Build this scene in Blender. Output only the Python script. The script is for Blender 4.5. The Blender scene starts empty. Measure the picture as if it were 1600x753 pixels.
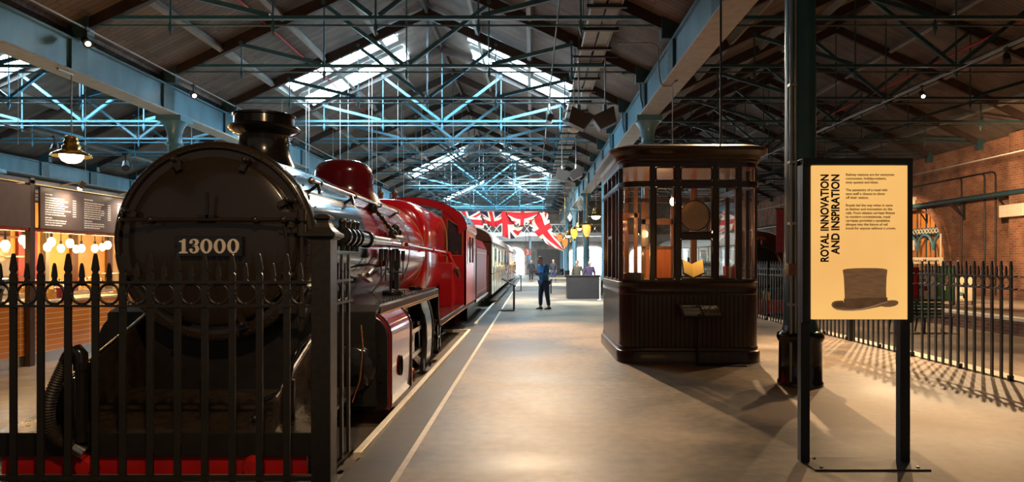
import bpy, bmesh, math, random
from mathutils import Vector, Matrix
random.seed(7)
sin, cos, PI = math.sin, math.cos, math.pi
sc = bpy.context.scene
COL = sc.collection

# ------------------------------------------------------------------ camera, world, exposure
cam_d = bpy.data.cameras.new('camera')
cam_d.sensor_width = 36.0
cam_d.lens = 24.0
cam_d.shift_x = -(831 - 800) / 1600
cam_d.shift_y = (408 - 376.5) / 1600
cam_d.clip_start = 0.05
cam_d.clip_end = 300
cam = bpy.data.objects.new('camera', cam_d)
cam.location = (0, 0, 1.55)
cam.rotation_euler = (PI / 2, 0, 0)
COL.objects.link(cam)
sc.camera = cam

sc.view_settings.view_transform = 'Standard'
sc.view_settings.look = 'None'
sc.view_settings.gamma = 1
sc.view_settings.use_curve_mapping = False
sc.view_settings.exposure = 0.35

world = bpy.data.worlds.new('hall_ambient')
sc.world = world
world.use_nodes = True
bg = world.node_tree.nodes['Background']
bg.inputs['Color'].default_value = (1.0, 0.90, 0.80, 1)
bg.inputs['Strength'].default_value = 0.085

WARM = (1.0, 0.66, 0.36)
WHITE = (1.0, 0.86, 0.70)
NEUTRAL = (1.0, 0.95, 0.89)
COOL = (0.60, 0.82, 1.0)


def spot(name, loc, target, power, col=WARM, size=70, blend=0.5, rad=0.06):
    d = bpy.data.lights.new(name, 'SPOT')
    d.energy = power
    d.color = col
    d.spot_size = math.radians(size)
    d.spot_blend = blend
    d.shadow_soft_size = rad
    o = bpy.data.objects.new(name, d)
    o.location = loc
    o.rotation_euler = (Vector(target) - Vector(loc)).to_track_quat('-Z', 'Y').to_euler()
    COL.objects.link(o)
    return o


def point(name, loc, power, col=WARM, rad=0.08):
    d = bpy.data.lights.new(name, 'POINT')
    d.energy = power
    d.color = col
    d.shadow_soft_size = rad
    o = bpy.data.objects.new(name, d)
    o.location = loc
    COL.objects.link(o)
    return o


def area(name, loc, target, power, sx, sy, col=WARM):
    d = bpy.data.lights.new(name, 'AREA')
    d.shape = 'RECTANGLE'
    d.size, d.size_y = sx, sy
    d.energy = power
    d.color = col
    o = bpy.data.objects.new(name, d)
    o.location = loc
    o.rotation_euler = (Vector(target) - Vector(loc)).to_track_quat('-Z', 'Y').to_euler()
    COL.objects.link(o)
    return o


# track spotlights of the hall, plus an added spot for the mural
spot('spot_platform_light', (0.05, 18.4, 6.6), (0.3, 12.5, 0), 3000, WARM, 75, 0.6, 0.05)
spot('spot_aisle_light', (4.7, 16.5, 6.6), (4.6, 8.0, 0), 2300, WARM, 75, 0.6, 0.05)
spot('spot_near_light', (-0.6, 9.0, 6.6), (-0.7, 6.5, 0), 110, WHITE, 60, 0.7, 0.08)
spot('spot_fence_light', (10.2, 15.5, 6.6), (8.3, 11.5, 0), 2500, WARM, 66, 0.5, 0.05)
spot('spot_siding_light', (11.8, 23.0, 6.6), (10.0, 18.0, 0), 1500, WARM, 90, 0.6, 0.08)
spot('spot_cab_light', (1.7, 9.0, 6.6), (-1.8, 14.2, 1.5), 600, WHITE, 42, 0.5, 0.07)
spot('spot_boiler_light', (0.4, 6.5, 6.6), (-2.2, 10.2, 1.9), 220, WHITE, 50, 0.6, 0.07)
spot('spot_front_light', (-0.6, 1.2, 5.2), (-2.7, 6.0, 1.2), 420, WARM, 46, 0.7, 0.10)
spot('spot_brick_light', (14.3, 22.0, 4.9), (20.0, 26.0, 1.6), 3200, WARM, 115, 0.6, 0.1)
spot('mural_fill_spot', (17.5, 34.5, 4.6), (20.5, 36.0, 2.0), 420, WARM, 100, 0.6, 0.08)  # unseen spot added to brighten the mural
spot('spot_far_platform_light', (0.8, 24.0, 6.6), (0.9, 30.0, 0), 3200, NEUTRAL, 95, 0.6, 0.1)
spot('spot_carriage_light', (0.6, 22.0, 6.6), (-1.5, 28.0, 1.3), 1300, (1.0, 0.95, 0.88), 75, 0.6, 0.1)
spot('spot_far_light', (0.0, 42.0, 6.6), (-0.2, 50.0, 0), 6500, NEUTRAL, 110, 0.6, 0.2)
spot('spot_flag_light', (0.0, 26.0, 6.4), (-1.2, 34.0, 3.3), 1400, WHITE, 55, 0.6, 0.1)
spot('spot_cylinder_light', (1.6, 4.5, 6.6), (-1.4, 7.4, 0.6), 330, WHITE, 34, 0.6, 0.06)


# ------------------------------------------------------------------ materials
def srgb(r, g, b):
    f = lambda c: ((c / 255) / 12.92) if c <= 10 else (((c / 255) + 0.055) / 1.055) ** 2.4
    return (f(r), f(g), f(b))


def nodes_of(name):
    m = bpy.data.materials.new(name)
    m.use_nodes = True
    nt = m.node_tree
    return m, nt, nt.nodes['Principled BSDF']


def mat(name, col, rough=0.5, metal=0.0, var=0.15, scale=6.0, bump=0.0, coat=0.0, stretch=(1, 1, 1), rvar=0.08, emit=0.0, spec=0.5):
    m, nt, b = nodes_of(name)
    N, L = nt.nodes.new, nt.links.new
    tc = N('ShaderNodeTexCoord')
    mp = N('ShaderNodeMapping')
    mp.inputs['Scale'].default_value = stretch
    no = N('ShaderNodeTexNoise')
    no.inputs['Scale'].default_value = scale
    no.inputs['Detail'].default_value = 6
    L(tc.outputs['Object'], mp.inputs['Vector'])
    L(mp.outputs['Vector'], no.inputs['Vector'])
    rp = N('ShaderNodeValToRGB')
    e = rp.color_ramp.elements
    e[0].position, e[1].position = 0.3, 0.7
    e[0].color = (*[c * (1 - var) for c in col], 1)
    e[1].color = (*[min(1, c * (1 + var)) for c in col], 1)
    L(no.outputs['Fac'], rp.inputs['Fac'])
    L(rp.outputs['Color'], b.inputs['Base Color'])
    mr = N('ShaderNodeMapRange')
    mr.inputs['To Min'].default_value = max(0.02, rough - rvar)
    mr.inputs['To Max'].default_value = min(1, rough + rvar)
    L(no.outputs['Fac'], mr.inputs['Value'])
    L(mr.outputs['Result'], b.inputs['Roughness'])
    b.inputs['Metallic'].default_value = metal
    b.inputs['Specular IOR Level'].default_value = spec
    if coat:
        b.inputs['Coat Weight'].default_value = coat
        b.inputs['Coat Roughness'].default_value = 0.06
    if bump:
        bp = N('ShaderNodeBump')
        bp.inputs['Strength'].default_value = bump
        bp.inputs['Distance'].default_value = 0.02
        L(no.outputs['Fac'], bp.inputs['Height'])
        L(bp.outputs['Normal'], b.inputs['Normal'])
    if emit:
        L(rp.outputs['Color'], b.inputs['Emission Color'])
        b.inputs['Emission Strength'].default_value = emit
    return m


def brick_mat(name, c1, c2, mortar, width, height, offset=0.5, msize=0.012, rough=0.8, swap='xy', bump=0.4, var=0.35, coat=0.0):
    """courses of bricks, tiles or boards; swap picks which object axes run along and across the courses"""
    m, nt, b = nodes_of(name)
    N, L = nt.nodes.new, nt.links.new
    tc = N('ShaderNodeTexCoord')
    sp = N('ShaderNodeSeparateXYZ')
    cb = N('ShaderNodeCombineXYZ')
    L(tc.outputs['Object'], sp.inputs[0])
    L(sp.outputs['XYZ'.index(swap[0].upper())], cb.inputs[0])
    L(sp.outputs['XYZ'.index(swap[1].upper())], cb.inputs[1])
    br = N('ShaderNodeTexBrick')
    br.offset = offset
    br.inputs['Scale'].default_value = 1.0
    br.inputs['Brick Width'].default_value = width
    br.inputs['Row Height'].default_value = height
    br.inputs['Mortar Size'].default_value = msize
    br.inputs['Color1'].default_value = (*c1, 1)
    br.inputs['Color2'].default_value = (*c2, 1)
    br.inputs['Mortar'].default_value = (*mortar, 1)
    L(cb.outputs[0], br.inputs['Vector'])
    no = N('ShaderNodeTexNoise')
    no.inputs['Scale'].default_value = 1.3
    no.inputs['Detail'].default_value = 8
    L(tc.outputs['Object'], no.inputs['Vector'])
    mr = N('ShaderNodeMapRange')
    mr.inputs['From Min'].default_value = 0.3
    mr.inputs['From Max'].default_value = 0.7
    mr.inputs['To Min'].default_value = 1 - var
    mr.inputs['To Max'].default_value = 1 + var
    L(no.outputs['Fac'], mr.inputs['Value'])
    mx = N('ShaderNodeVectorMath')
    mx.operation = 'SCALE'
    L(br.outputs['Color'], mx.inputs[0])
    L(mr.outputs['Result'], mx.inputs['Scale'])
    L(mx.outputs[0], b.inputs['Base Color'])
    b.inputs['Roughness'].default_value = rough
    if coat:
        b.inputs['Coat Weight'].default_value = coat
    bp = N('ShaderNodeBump')
    bp.inputs['Strength'].default_value = bump
    bp.inputs['Distance'].default_value = 0.01
    bp.invert = True
    L(br.outputs['Fac'], bp.inputs['Height'])
    L(bp.outputs['Normal'], b.inputs['Normal'])
    return m


def emis(name, col, strength):
    m = bpy.data.materials.new(name)
    m.use_nodes = True
    nt = m.node_tree
    nt.nodes.remove(nt.nodes['Principled BSDF'])
    e = nt.nodes.new('ShaderNodeEmission')
    e.inputs['Color'].default_value = (*col, 1)
    e.inputs['Strength'].default_value = strength
    nt.links.new(e.outputs[0], nt.nodes['Material Output'].inputs['Surface'])
    return m


def glass_mat(name, tint=(0.97, 0.98, 0.97), refl=0.10):
    m = bpy.data.materials.new(name)
    m.use_nodes = True
    nt = m.node_tree
    nt.nodes.remove(nt.nodes['Principled BSDF'])
    N, L = nt.nodes.new, nt.links.new
    t = N('ShaderNodeBsdfTransparent')
    t.inputs[0].default_value = (*tint, 1)
    g = N('ShaderNodeBsdfGlossy')
    g.inputs['Roughness'].default_value = 0.02
    lw = N('ShaderNodeLayerWeight')
    lw.inputs[0].default_value = 0.35
    mr = N('ShaderNodeMapRange')
    mr.inputs['To Min'].default_value = refl
    mr.inputs['To Max'].default_value = 0.9
    L(lw.outputs['Facing'], mr.inputs['Value'])
    pw = N('ShaderNodeMath')
    pw.operation = 'POWER'
    pw.inputs[1].default_value = 1.4
    L(mr.outputs[0], pw.inputs[0])
    mx = N('ShaderNodeMixShader')
    L(pw.outputs[0], mx.inputs[0])
    L(t.outputs[0], mx.inputs[1])
    L(g.outputs[0], mx.inputs[2])
    L(mx.outputs[0], nt.nodes['Material Output'].inputs['Surface'])
    return m


def concrete_mat(name, c_lo, c_hi, rlo=0.22, rhi=0.5):
    m, nt, b = nodes_of(name)
    N, L = nt.nodes.new, nt.links.new
    tc = N('ShaderNodeTexCoord')
    n1 = N('ShaderNodeTexNoise')
    n1.inputs['Scale'].default_value = 0.45
    n1.inputs['Detail'].default_value = 7
    n1.inputs['Roughness'].default_value = 0.52
    n1.inputs['Distortion'].default_value = 0.6
    n2 = N('ShaderNodeTexNoise')
    n2.inputs['Scale'].default_value = 9
    n2.inputs['Detail'].default_value = 8
    L(tc.outputs['Object'], n1.inputs['Vector'])
    L(tc.outputs['Object'], n2.inputs['Vector'])
    mix = N('ShaderNodeMath')
    mix.operation = 'MULTIPLY_ADD'
    mix.inputs[1].default_value = 0.25
    L(n2.outputs['Fac'], mix.inputs[0])
    L(n1.outputs['Fac'], mix.inputs[2])
    rp = N('ShaderNodeValToRGB')
    e = rp.color_ramp.elements
    e[0].position, e[1].position = 0.50, 0.76
    e[0].color, e[1].color = (*c_lo, 1), (*c_hi, 1)
    L(mix.outputs[0], rp.inputs['Fac'])
    L(rp.outputs['Color'], b.inputs['Base Color'])
    mr = N('ShaderNodeMapRange')
    mr.inputs['From Min'].default_value = 0.3
    mr.inputs['From Max'].default_value = 0.7
    mr.inputs['To Min'].default_value = rlo
    mr.inputs['To Max'].default_value = rhi
    L(n1.outputs['Fac'], mr.inputs['Value'])
    L(mr.outputs[0], b.inputs['Roughness'])
    bp = N('ShaderNodeBump')
    bp.inputs['Strength'].default_value = 0.06
    bp.inputs['Distance'].default_value = 0.02
    L(n2.outputs['Fac'], bp.inputs['Height'])
    L(bp.outputs['Normal'], b.inputs['Normal'])
    return m


M = {}
M['concrete'] = concrete_mat('polished_concrete', (0.125, 0.108, 0.092), (0.43, 0.315, 0.21), 0.38, 0.6)
M['asphalt'] = concrete_mat('dark_platform_strip', (0.030, 0.027, 0.024), (0.075, 0.064, 0.055), 0.42, 0.65)
M['pit'] = concrete_mat('track_bed', (0.07, 0.055, 0.04), (0.16, 0.12, 0.085), 0.6, 0.8)
M['cream_paint'] = mat('cream_kerb_paint', (0.88, 0.78, 0.60), 0.5, var=0.08, scale=9)
M['line'] = mat('platform_line_paint', (0.86, 0.76, 0.60), 0.5, var=0.12, scale=12)
M['brick'] = brick_mat('red_brick', (0.34, 0.125, 0.06), (0.22, 0.08, 0.042), (0.30, 0.21, 0.14), 0.30, 0.10, 0.5, 0.013, 0.85, 'yz', 0.5, 0.45)
M['brick_end'] = brick_mat('grey_brown_brick', (0.36, 0.29, 0.24), (0.27, 0.21, 0.17), (0.25, 0.22, 0.19), 0.24, 0.078, 0.5, 0.008, 0.85, 'xz', 0.4)
M['boards'] = brick_mat('roof_boards', (0.17, 0.125, 0.10), (0.115, 0.085, 0.072), (0.03, 0.025, 0.02), 4.2, 0.17, 0.37, 0.008, 0.7, 'xy', 0.4, 0.3)
M['purlin'] = mat('grey_purlin_timber', (0.24, 0.22, 0.20), 0.65, var=0.2, scale=3, stretch=(4, 0.5, 4))
M['rafter'] = mat('dark_rafter_timber', (0.045, 0.026, 0.02), 0.55, var=0.25, scale=4)
M['blue_iron'] = mat('blue_truss_paint', (0.06, 0.19, 0.265), 0.42, var=0.12, scale=8)
M['dark_iron'] = mat('dark_blue_iron', (0.03, 0.075, 0.09), 0.38, var=0.2, scale=7)  # iron paint; also the unlit tone of brick-side trusses and girder stiffeners
M['girder'] = mat('blue_girder_paint', (0.10, 0.225, 0.30), 0.4, var=0.22, scale=2.2, bump=0.5, stretch=(1, 1, 0.35))
M['soffit'] = mat('pale_girder_soffit', (0.36, 0.34, 0.31), 0.6, var=0.15, scale=6, bump=0.3)
M['column'] = mat('column_green_paint', (0.030, 0.095, 0.10), 0.42, var=0.15, scale=4, coat=0.1)
M['column_blue'] = mat('column_blue_paint', (0.085, 0.22, 0.29), 0.33, var=0.12, scale=4, coat=0.3)
M['black_gloss'] = mat('gloss_black_paint', (0.012, 0.010, 0.009), 0.2, var=0.2, scale=9, coat=0.6)
M['black'] = mat('black_iron_paint', (0.016, 0.014, 0.012), 0.4, var=0.2, scale=12, bump=0.05)
M['fence'] = mat('fence_black_paint', (0.022, 0.019, 0.016), 0.36, var=0.2, scale=25, bump=0.08)
M['smokebox'] = mat('smokebox_black', (0.029, 0.020, 0.013), 0.24, var=0.12, scale=3, bump=0.02, coat=0.5)
M['smokebox_side'] = mat('smokebox_side_black', (0.018, 0.018, 0.019), 0.12, var=0.1, scale=2, bump=0.05, coat=0.8, rvar=0.03)
M['crimson'] = mat('crimson_lake_paint', (0.42, 0.006, 0.010), 0.16, var=0.06, scale=3, coat=0.9, rvar=0.04)
M['crimson_dark'] = mat('deep_crimson_paint', (0.16, 0.005, 0.008), 0.18, var=0.08, scale=3, coat=0.9, rvar=0.04)
M['beam_red'] = mat('buffer_beam_red', (0.50, 0.012, 0.012), 0.35, var=0.15, scale=5)
M['gold_line'] = mat('straw_lining', (0.62, 0.38, 0.10), 0.4, var=0.1)
M['steel'] = mat('polished_steel', (0.55, 0.53, 0.50), 0.22, 1.0, var=0.1, scale=12)
M['dusty_black'] = mat('dusty_black_paint', (0.040, 0.028, 0.019), 0.28, var=0.4, scale=7, bump=0.25)
M['bronze'] = mat('dark_bronze_steel', (0.10, 0.062, 0.042), 0.4, 0.4, var=0.15)
M['rail_steel'] = mat('bright_handrail', (0.62, 0.56, 0.52), 0.2, 1.0, var=0.1)
M['brass'] = mat('brass', (0.78, 0.47, 0.14), 0.25, 1.0, var=0.12, scale=8)
M['copper'] = mat('copper', (0.72, 0.30, 0.13), 0.25, 1.0, var=0.12, scale=8)
M['digits'] = mat('number_cream', (0.88, 0.80, 0.68), 0.4, var=0.05)
M['rubber'] = mat('hose_rubber', (0.045, 0.036, 0.027), 0.5, var=0.25, scale=20)
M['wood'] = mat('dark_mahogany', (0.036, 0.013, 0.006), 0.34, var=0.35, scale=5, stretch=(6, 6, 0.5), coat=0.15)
M['wood_light'] = mat('lit_booth_timber', (0.16, 0.065, 0.025), 0.35, var=0.25, scale=4, stretch=(5, 5, 0.5), coat=0.3)  # paler timber; lamplit look of the booth interior put into its colour
M['orange_wood'] = mat('orange_door_panel', (0.56, 0.17, 0.045), 0.35, var=0.18, scale=4, stretch=(4, 4, 0.4), coat=0.3)
M['glass'] = glass_mat('window_glass')
M['pane_dark'] = mat('dark_window_glass', (0.02, 0.02, 0.022), 0.06, var=0.1, coat=0.5)
M['sky_glass'] = emis('daylit_roof_glazing', (0.55, 0.83, 1.0), 46)
M['day_glass'] = emis('daylit_end_window', (0.86, 0.94, 1.0), 7)
M['bulb'] = emis('glowing_bulb', (1.0, 0.56, 0.18), 60)
M['bulb_white'] = emis('glowing_glass_bowl', (1.0, 0.78, 0.48), 14)
M['spot_glow'] = emis('lit_spot_lens', (1.0, 0.80, 0.55), 30)
M['amber'] = emis('amber_lantern_glass', (1.0, 0.42, 0.06), 2.2)
M['amber_red'] = emis('red_amber_lantern_glass', (1.0, 0.20, 0.05), 1.6)
M['black_plastic'] = mat('black_fitting', (0.02, 0.02, 0.021), 0.45, var=0.1)
M['grey_metal'] = mat('grey_metal', (0.24, 0.24, 0.24), 0.4, 0.6, var=0.15)
M['conduit'] = mat('galvanised_conduit', (0.33, 0.31, 0.28), 0.4, 0.6, var=0.12)
M['tray'] = mat('pale_cable_tray', (0.34, 0.31, 0.28), 0.55, 0.2, var=0.12)
M['red_pipe'] = mat('red_sprinkler_pipe', (0.40, 0.02, 0.02), 0.4, var=0.1)
M['white_paint'] = mat('white_paint', (0.75, 0.74, 0.70), 0.45, var=0.06)
M['cream_coach'] = mat('cream_carriage_paint', (0.50, 0.60, 0.44), 0.3, var=0.05, coat=0.5)
M['choc'] = mat('chocolate_carriage_paint', (0.05, 0.018, 0.010), 0.2, var=0.1, coat=0.7)
M['teak'] = mat('red_teak_carriage', (0.26, 0.075, 0.04), 0.25, var=0.2, coat=0.6, stretch=(1, 0.4, 4))
M['yellow_coach'] = mat('yellow_carriage_paint', (0.62, 0.43, 0.14), 0.25, var=0.08, coat=0.6)
M['roof_white'] = mat('white_carriage_roof', (0.72, 0.70, 0.66), 0.35, var=0.08)
M['tile'] = brick_mat('orange_tile', (0.70, 0.235, 0.035), (0.60, 0.19, 0.03), (0.74, 0.58, 0.36), 0.52, 0.083, 0.0, 0.005, 0.18, 'yz', 0.3, 0.12, 0.5)
M['menu'] = mat('brown_menu_board', (0.15, 0.105, 0.085), 0.35, var=0.1)
M['chalk'] = mat('white_menu_print', (0.88, 0.84, 0.76), 0.6, var=0.04)
M['cafe_wall'] = mat('warm_cafe_wall', (0.72, 0.42, 0.13), 0.6, var=0.1)
M['cafe_red'] = mat('dark_red_panel', (0.28, 0.03, 0.035), 0.5, var=0.15)
M['cafe_grey'] = mat('cool_grey_panel', (0.22, 0.21, 0.22), 0.5, var=0.1)
M['counter_top'] = mat('pale_counter_top', (0.55, 0.42, 0.26), 0.3, var=0.1)
M['sponge'] = mat('golden_cake', (0.62, 0.33, 0.08), 0.8, var=0.3, scale=30)
M['linen'] = mat('tan_linen_disc', (0.62, 0.37, 0.16), 0.75, var=0.15, scale=60)
M['paper'] = mat('yellow_lit_page', (0.95, 0.60, 0.16), 0.6, var=0.1, scale=3)
M['book_red'] = mat('red_book_cloth', (0.30, 0.02, 0.02), 0.5, var=0.1)
M['book_cream'] = mat('cream_book_cloth', (0.55, 0.46, 0.33), 0.6, var=0.1)
M['green'] = mat('green_bench_paint', (0.02, 0.13, 0.05), 0.35, var=0.15, coat=0.3)
M['mural'] = mat('orange_mural', (0.80, 0.30, 0.06), 0.6, var=0.08)
M['navy'] = mat('navy_cloth', (0.014, 0.02, 0.055), 0.85, var=0.15)
M['flag_red'] = mat('flag_red_cloth', (0.55, 0.015, 0.025), 0.85, var=0.1)
M['flag_white'] = mat('flag_cream_cloth', (0.72, 0.66, 0.55), 0.85, var=0.08)
M['planter'] = mat('charcoal_planter', (0.022, 0.021, 0.022), 0.55, var=0.15)
M['skin'] = mat('skin', (0.58, 0.33, 0.23), 0.5, var=0.06)
M['blue_coat'] = mat('blue_jacket_cloth', (0.035, 0.17, 0.38), 0.75, var=0.15, scale=14)
M['jeans'] = mat('dark_denim', (0.020, 0.038, 0.09), 0.8, var=0.2, scale=30)
M['shoe'] = mat('brown_leather', (0.10, 0.038, 0.016), 0.4, var=0.15)
M['hair'] = mat('grey_brown_hair', (0.17, 0.12, 0.085), 0.6, var=0.3, scale=40)
M['white_hair'] = mat('white_hair', (0.66, 0.60, 0.52), 0.6, var=0.2, scale=40)
M['purple'] = mat('purple_cardigan', (0.075, 0.045, 0.11), 0.8, var=0.15, scale=14)
M['olive'] = mat('olive_coat', (0.09, 0.075, 0.045), 0.8, var=0.15, scale=14)
M['dark_cloth'] = mat('black_cloth', (0.018, 0.018, 0.022), 0.8, var=0.15, scale=14)
M['red_sign'] = mat('red_platform_sign', (0.62, 0.05, 0.02), 0.4, var=0.06)
M['print_dark'] = mat('dark_brown_print', (0.045, 0.018, 0.006), 0.6, var=0.05)
M['dark_wall'] = mat('dark_far_wall', (0.06, 0.05, 0.045), 0.8, var=0.2)
M['valance'] = mat('dark_valance_paint', (0.05, 0.006, 0.006), 0.5, var=0.1, spec=0.15)
M['hedge'] = mat('green_display', (0.02, 0.075, 0.03), 0.7, var=0.4, scale=20)


# ------------------------------------------------------------------ mesh helpers
class MB:
    def __init__(s):
        s.v, s.f, s.m, s.s = [], [], [], []

    def add(s, vs, fs, mi=0, smooth=False):
        o = len(s.v)
        s.v += [tuple(p) for p in vs]
        for f in fs:
            s.f.append([i + o for i in f])
            s.m.append(mi)
            s.s.append(smooth)
        return s

    def box(s, x0, x1, y0, y1, z0, z1, mi=0):
        vs = [(x, y, z) for z in (z0, z1) for y in (y0, y1) for x in (x0, x1)]
        return s.add(vs, [(0, 2, 3, 1), (4, 5, 7, 6), (0, 1, 5, 4), (2, 6, 7, 3), (0, 4, 6, 2), (1, 3, 7, 5)], mi)

    def bar(s, p0, p1, w, h, mi=0, up=(0, 0, 1)):
        p0, p1 = Vector(p0), Vector(p1)
        d = (p1 - p0).normalized()
        a = d.cross(Vector(up))
        if a.length < 1e-4:
            a = d.cross(Vector((0, 1, 0)))
        a.normalize()
        b = a.cross(d)
        a, b = a * w / 2, b * h / 2
        vs = [p + q for p in (p0, p1) for q in (-a - b, a - b, a + b, -a + b)]
        return s.add(vs, [(3, 2, 1, 0), (4, 5, 6, 7), (0, 1, 5, 4), (1, 2, 6, 5), (2, 3, 7, 6), (3, 0, 4, 7)], mi)

    def cyl(s, p0, p1, r0, r1=None, n=12, mi=0, cap=True):
        return s.tube([p0, p1], [r0, r0 if r1 is None else r1], n, mi, cap)

    def tube(s, pts, r, n=10, mi=0, cap=True):
        pts = [Vector(p) for p in pts]
        if not hasattr(r, '__len__'):
            r = [r] * len(pts)
        vs, fs = [], []
        ref = None
        for i, p in enumerate(pts):
            d = (pts[min(i + 1, len(pts) - 1)] - pts[max(i - 1, 0)])
            d = d.normalized() if d.length > 1e-9 else Vector((0, 0, 1))
            if ref is None:
                ref = Vector((0, 0, 1)) if abs(d.z) < 0.9 else Vector((1, 0, 0))
            a = d.cross(ref)
            if a.length < 1e-4:
                a = d.cross(Vector((0, 1, 0)))
            a.normalize()
            b = a.cross(d).normalized()
            ref = b
            for k in range(n):
                t = 2 * PI * k / n
                vs.append(p + a * (r[i] * cos(t)) + b * (r[i] * sin(t)))
        for i in range(len(pts) - 1):
            for k in range(n):
                k2 = (k + 1) % n
                fs.append((i * n + k, i * n + k2, (i + 1) * n + k2, (i + 1) * n + k))
        s.add(vs, fs, mi, True)
        if cap:
            o = len(pts) - 1
            s.add(vs[:n], [tuple(range(n - 1, -1, -1))], mi)
            s.add(vs[o * n:], [tuple(range(n))], mi)
        return s

    def lathe(s, prof, c, n=32, axis='z', mi=0, a0=0.0, a1=2 * PI, smooth=True, rot=0.0, sx=1.0):
        cx, cy, cz = c
        full = abs(a1 - a0 - 2 * PI) < 1e-6
        k_n = n if full else n + 1
        vs, fs = [], []
        for r, t in prof:
            for k in range(k_n):
                a = a0 + (a1 - a0) * k / n + rot
                u, w = r * cos(a) * sx, r * sin(a)
                vs.append({'z': (cx + u, cy + w, cz + t), 'y': (cx + u, cy + t, cz + w), 'x': (cx + t, cy + u, cz + w)}[axis])
        for i in range(len(prof) - 1):
            for k in range(n):
                k2 = (k + 1) % k_n
                fs.append((i * k_n + k, i * k_n + k2, (i + 1) * k_n + k2, (i + 1) * k_n + k))
        return s.add(vs, fs, mi, smooth)

    def prism(s, poly, axis, a, b, mi=0, smooth=False):
        n = len(poly)
        mk = {'x': lambda u, w, t: (t, u, w), 'y': lambda u, w, t: (u, t, w), 'z': lambda u, w, t: (u, w, t)}[axis]
        vs = [mk(u, w, a) for u, w in poly] + [mk(u, w, b) for u, w in poly]
        s.add(vs, [tuple(range(n - 1, -1, -1)), tuple(range(n, 2 * n))], mi)
        s.add(vs, [(i, (i + 1) % n, n + (i + 1) % n, n + i) for i in range(n)], mi, smooth)
        return s

    def sphere(s, c, r, n=16, mi=0, sz=1.0):
        prof = [(max(1e-4, r * sin(PI * i / (n // 2))), -r * sz * cos(PI * i / (n // 2))) for i in range(n // 2 + 1)]
        return s.lathe(prof, c, n, 'z', mi)

    def torus(s, c, R, r, axis='y', n=24, k=8, mi=0):
        prof = [(R + r * cos(2 * PI * i / k), r * sin(2 * PI * i / k)) for i in range(k + 1)]
        return s.lathe(prof, c, n, axis, mi)

    def build(s, name, mats, parent=None, bev=0.0, loc=None, fix=False):
        me = bpy.data.meshes.new(name)
        off = Vector(loc) if loc is not None else Vector((0, 0, 0))
        if parent is not None:
            p = parent
            while p is not None:
                off = off + p.location
                p = p.parent
        me.from_pydata([tuple(Vector(v) - off) for v in s.v], [], s.f)
        if not isinstance(mats, (list, tuple)):
            mats = [mats]
        for m in mats:
            me.materials.append(m)
        me.polygons.foreach_set('material_index', s.m)
        me.polygons.foreach_set('use_smooth', s.s)
        me.update()
        b = bmesh.new()
        b.from_mesh(me)
        bmesh.ops.remove_doubles(b, verts=b.verts, dist=1e-5)
        bmesh.ops.recalc_face_normals(b, faces=b.faces)
        for e in b.edges:
            if len(e.link_faces) == 2 and e.calc_face_angle(0) > 0.9:
                e.smooth = False
        b.to_mesh(me)
        b.free()
        o = bpy.data.objects.new(name, me)
        COL.objects.link(o)
        if loc is not None:
            o.location = loc
        if parent is not None:
            o.parent = parent
        if bev:
            md = o.modifiers.new('edge', 'BEVEL')
            md.width = bev
            md.segments = 2
            md.limit_method = 'ANGLE'
            md.angle_limit = 0.7
        return o


def tag(o, label=None, cat=None, group=None, kind=None):
    if label:
        o['label'] = label
    if cat:
        o['category'] = cat
    if group:
        o['group'] = group
    if kind:
        o['kind'] = kind
    return o


def thing(name, loc, label, cat, group=None, kind=None):
    o = bpy.data.objects.new(name, None)
    o.empty_display_size = 0.1
    o.location = loc
    COL.objects.link(o)
    return tag(o, label, cat, group, kind)


def dup(root, loc, label=None, rz=None, group=None):
    def cp(o, par):
        c = o.copy()
        COL.objects.link(c)
        c.parent = par
        for ch in kids.get(o.name, ()):
            cp(ch, c)
        return c
    kids = {}

    def walk(o):
        kids[o.name] = list(o.children)
        for ch in o.children:
            walk(ch)
    walk(root)
    c = cp(root, None)
    c.location = loc
    if rz is not None:
        c.rotation_euler = (0, 0, rz)
    if label:
        c['label'] = label
    if group:
        c['group'] = group
    return c


def struct(mb, name, m, label=None, bev=0.0):
    o = mb.build(name, m, None, bev)
    o['kind'] = 'structure'
    if label:
        o['label'] = label
    return o


def text(name, body, size, parent, loc, m, rot=(PI / 2, 0, 0), bold=0.0, depth=0.001, align='LEFT', space=1.0, line=1.0):
    cu = bpy.data.curves.new(name, 'FONT')
    cu.body = body
    cu.size = size
    cu.offset = bold
    cu.extrude = depth
    cu.align_x = align
    cu.space_character = space
    cu.space_line = line
    cu.materials.append(m)
    o = bpy.data.objects.new(name, cu)
    COL.objects.link(o)
    off = Vector((0, 0, 0))
    p = parent
    while p is not None:
        off += p.location
        p = p.parent
    bpy.context.view_layer.update()
    me = bpy.data.meshes.new_from_object(o.evaluated_get(bpy.context.evaluated_depsgraph_get()))
    bpy.data.objects.remove(o)
    o = bpy.data.objects.new(name, me)
    COL.objects.link(o)
    o.location = Vector(loc) - off
    o.rotation_euler = rot
    o.parent = parent
    return o


ORD = ['first', 'second', 'third', 'fourth', 'fifth', 'sixth', 'seventh', 'eighth', 'ninth', 'tenth', 'eleventh', 'twelfth', 'thirteenth',
       'fourteenth', 'fifteenth', 'sixteenth', 'seventeenth', 'eighteenth', 'nineteenth', 'twentieth', 'twenty-first', 'twenty-second']

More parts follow.
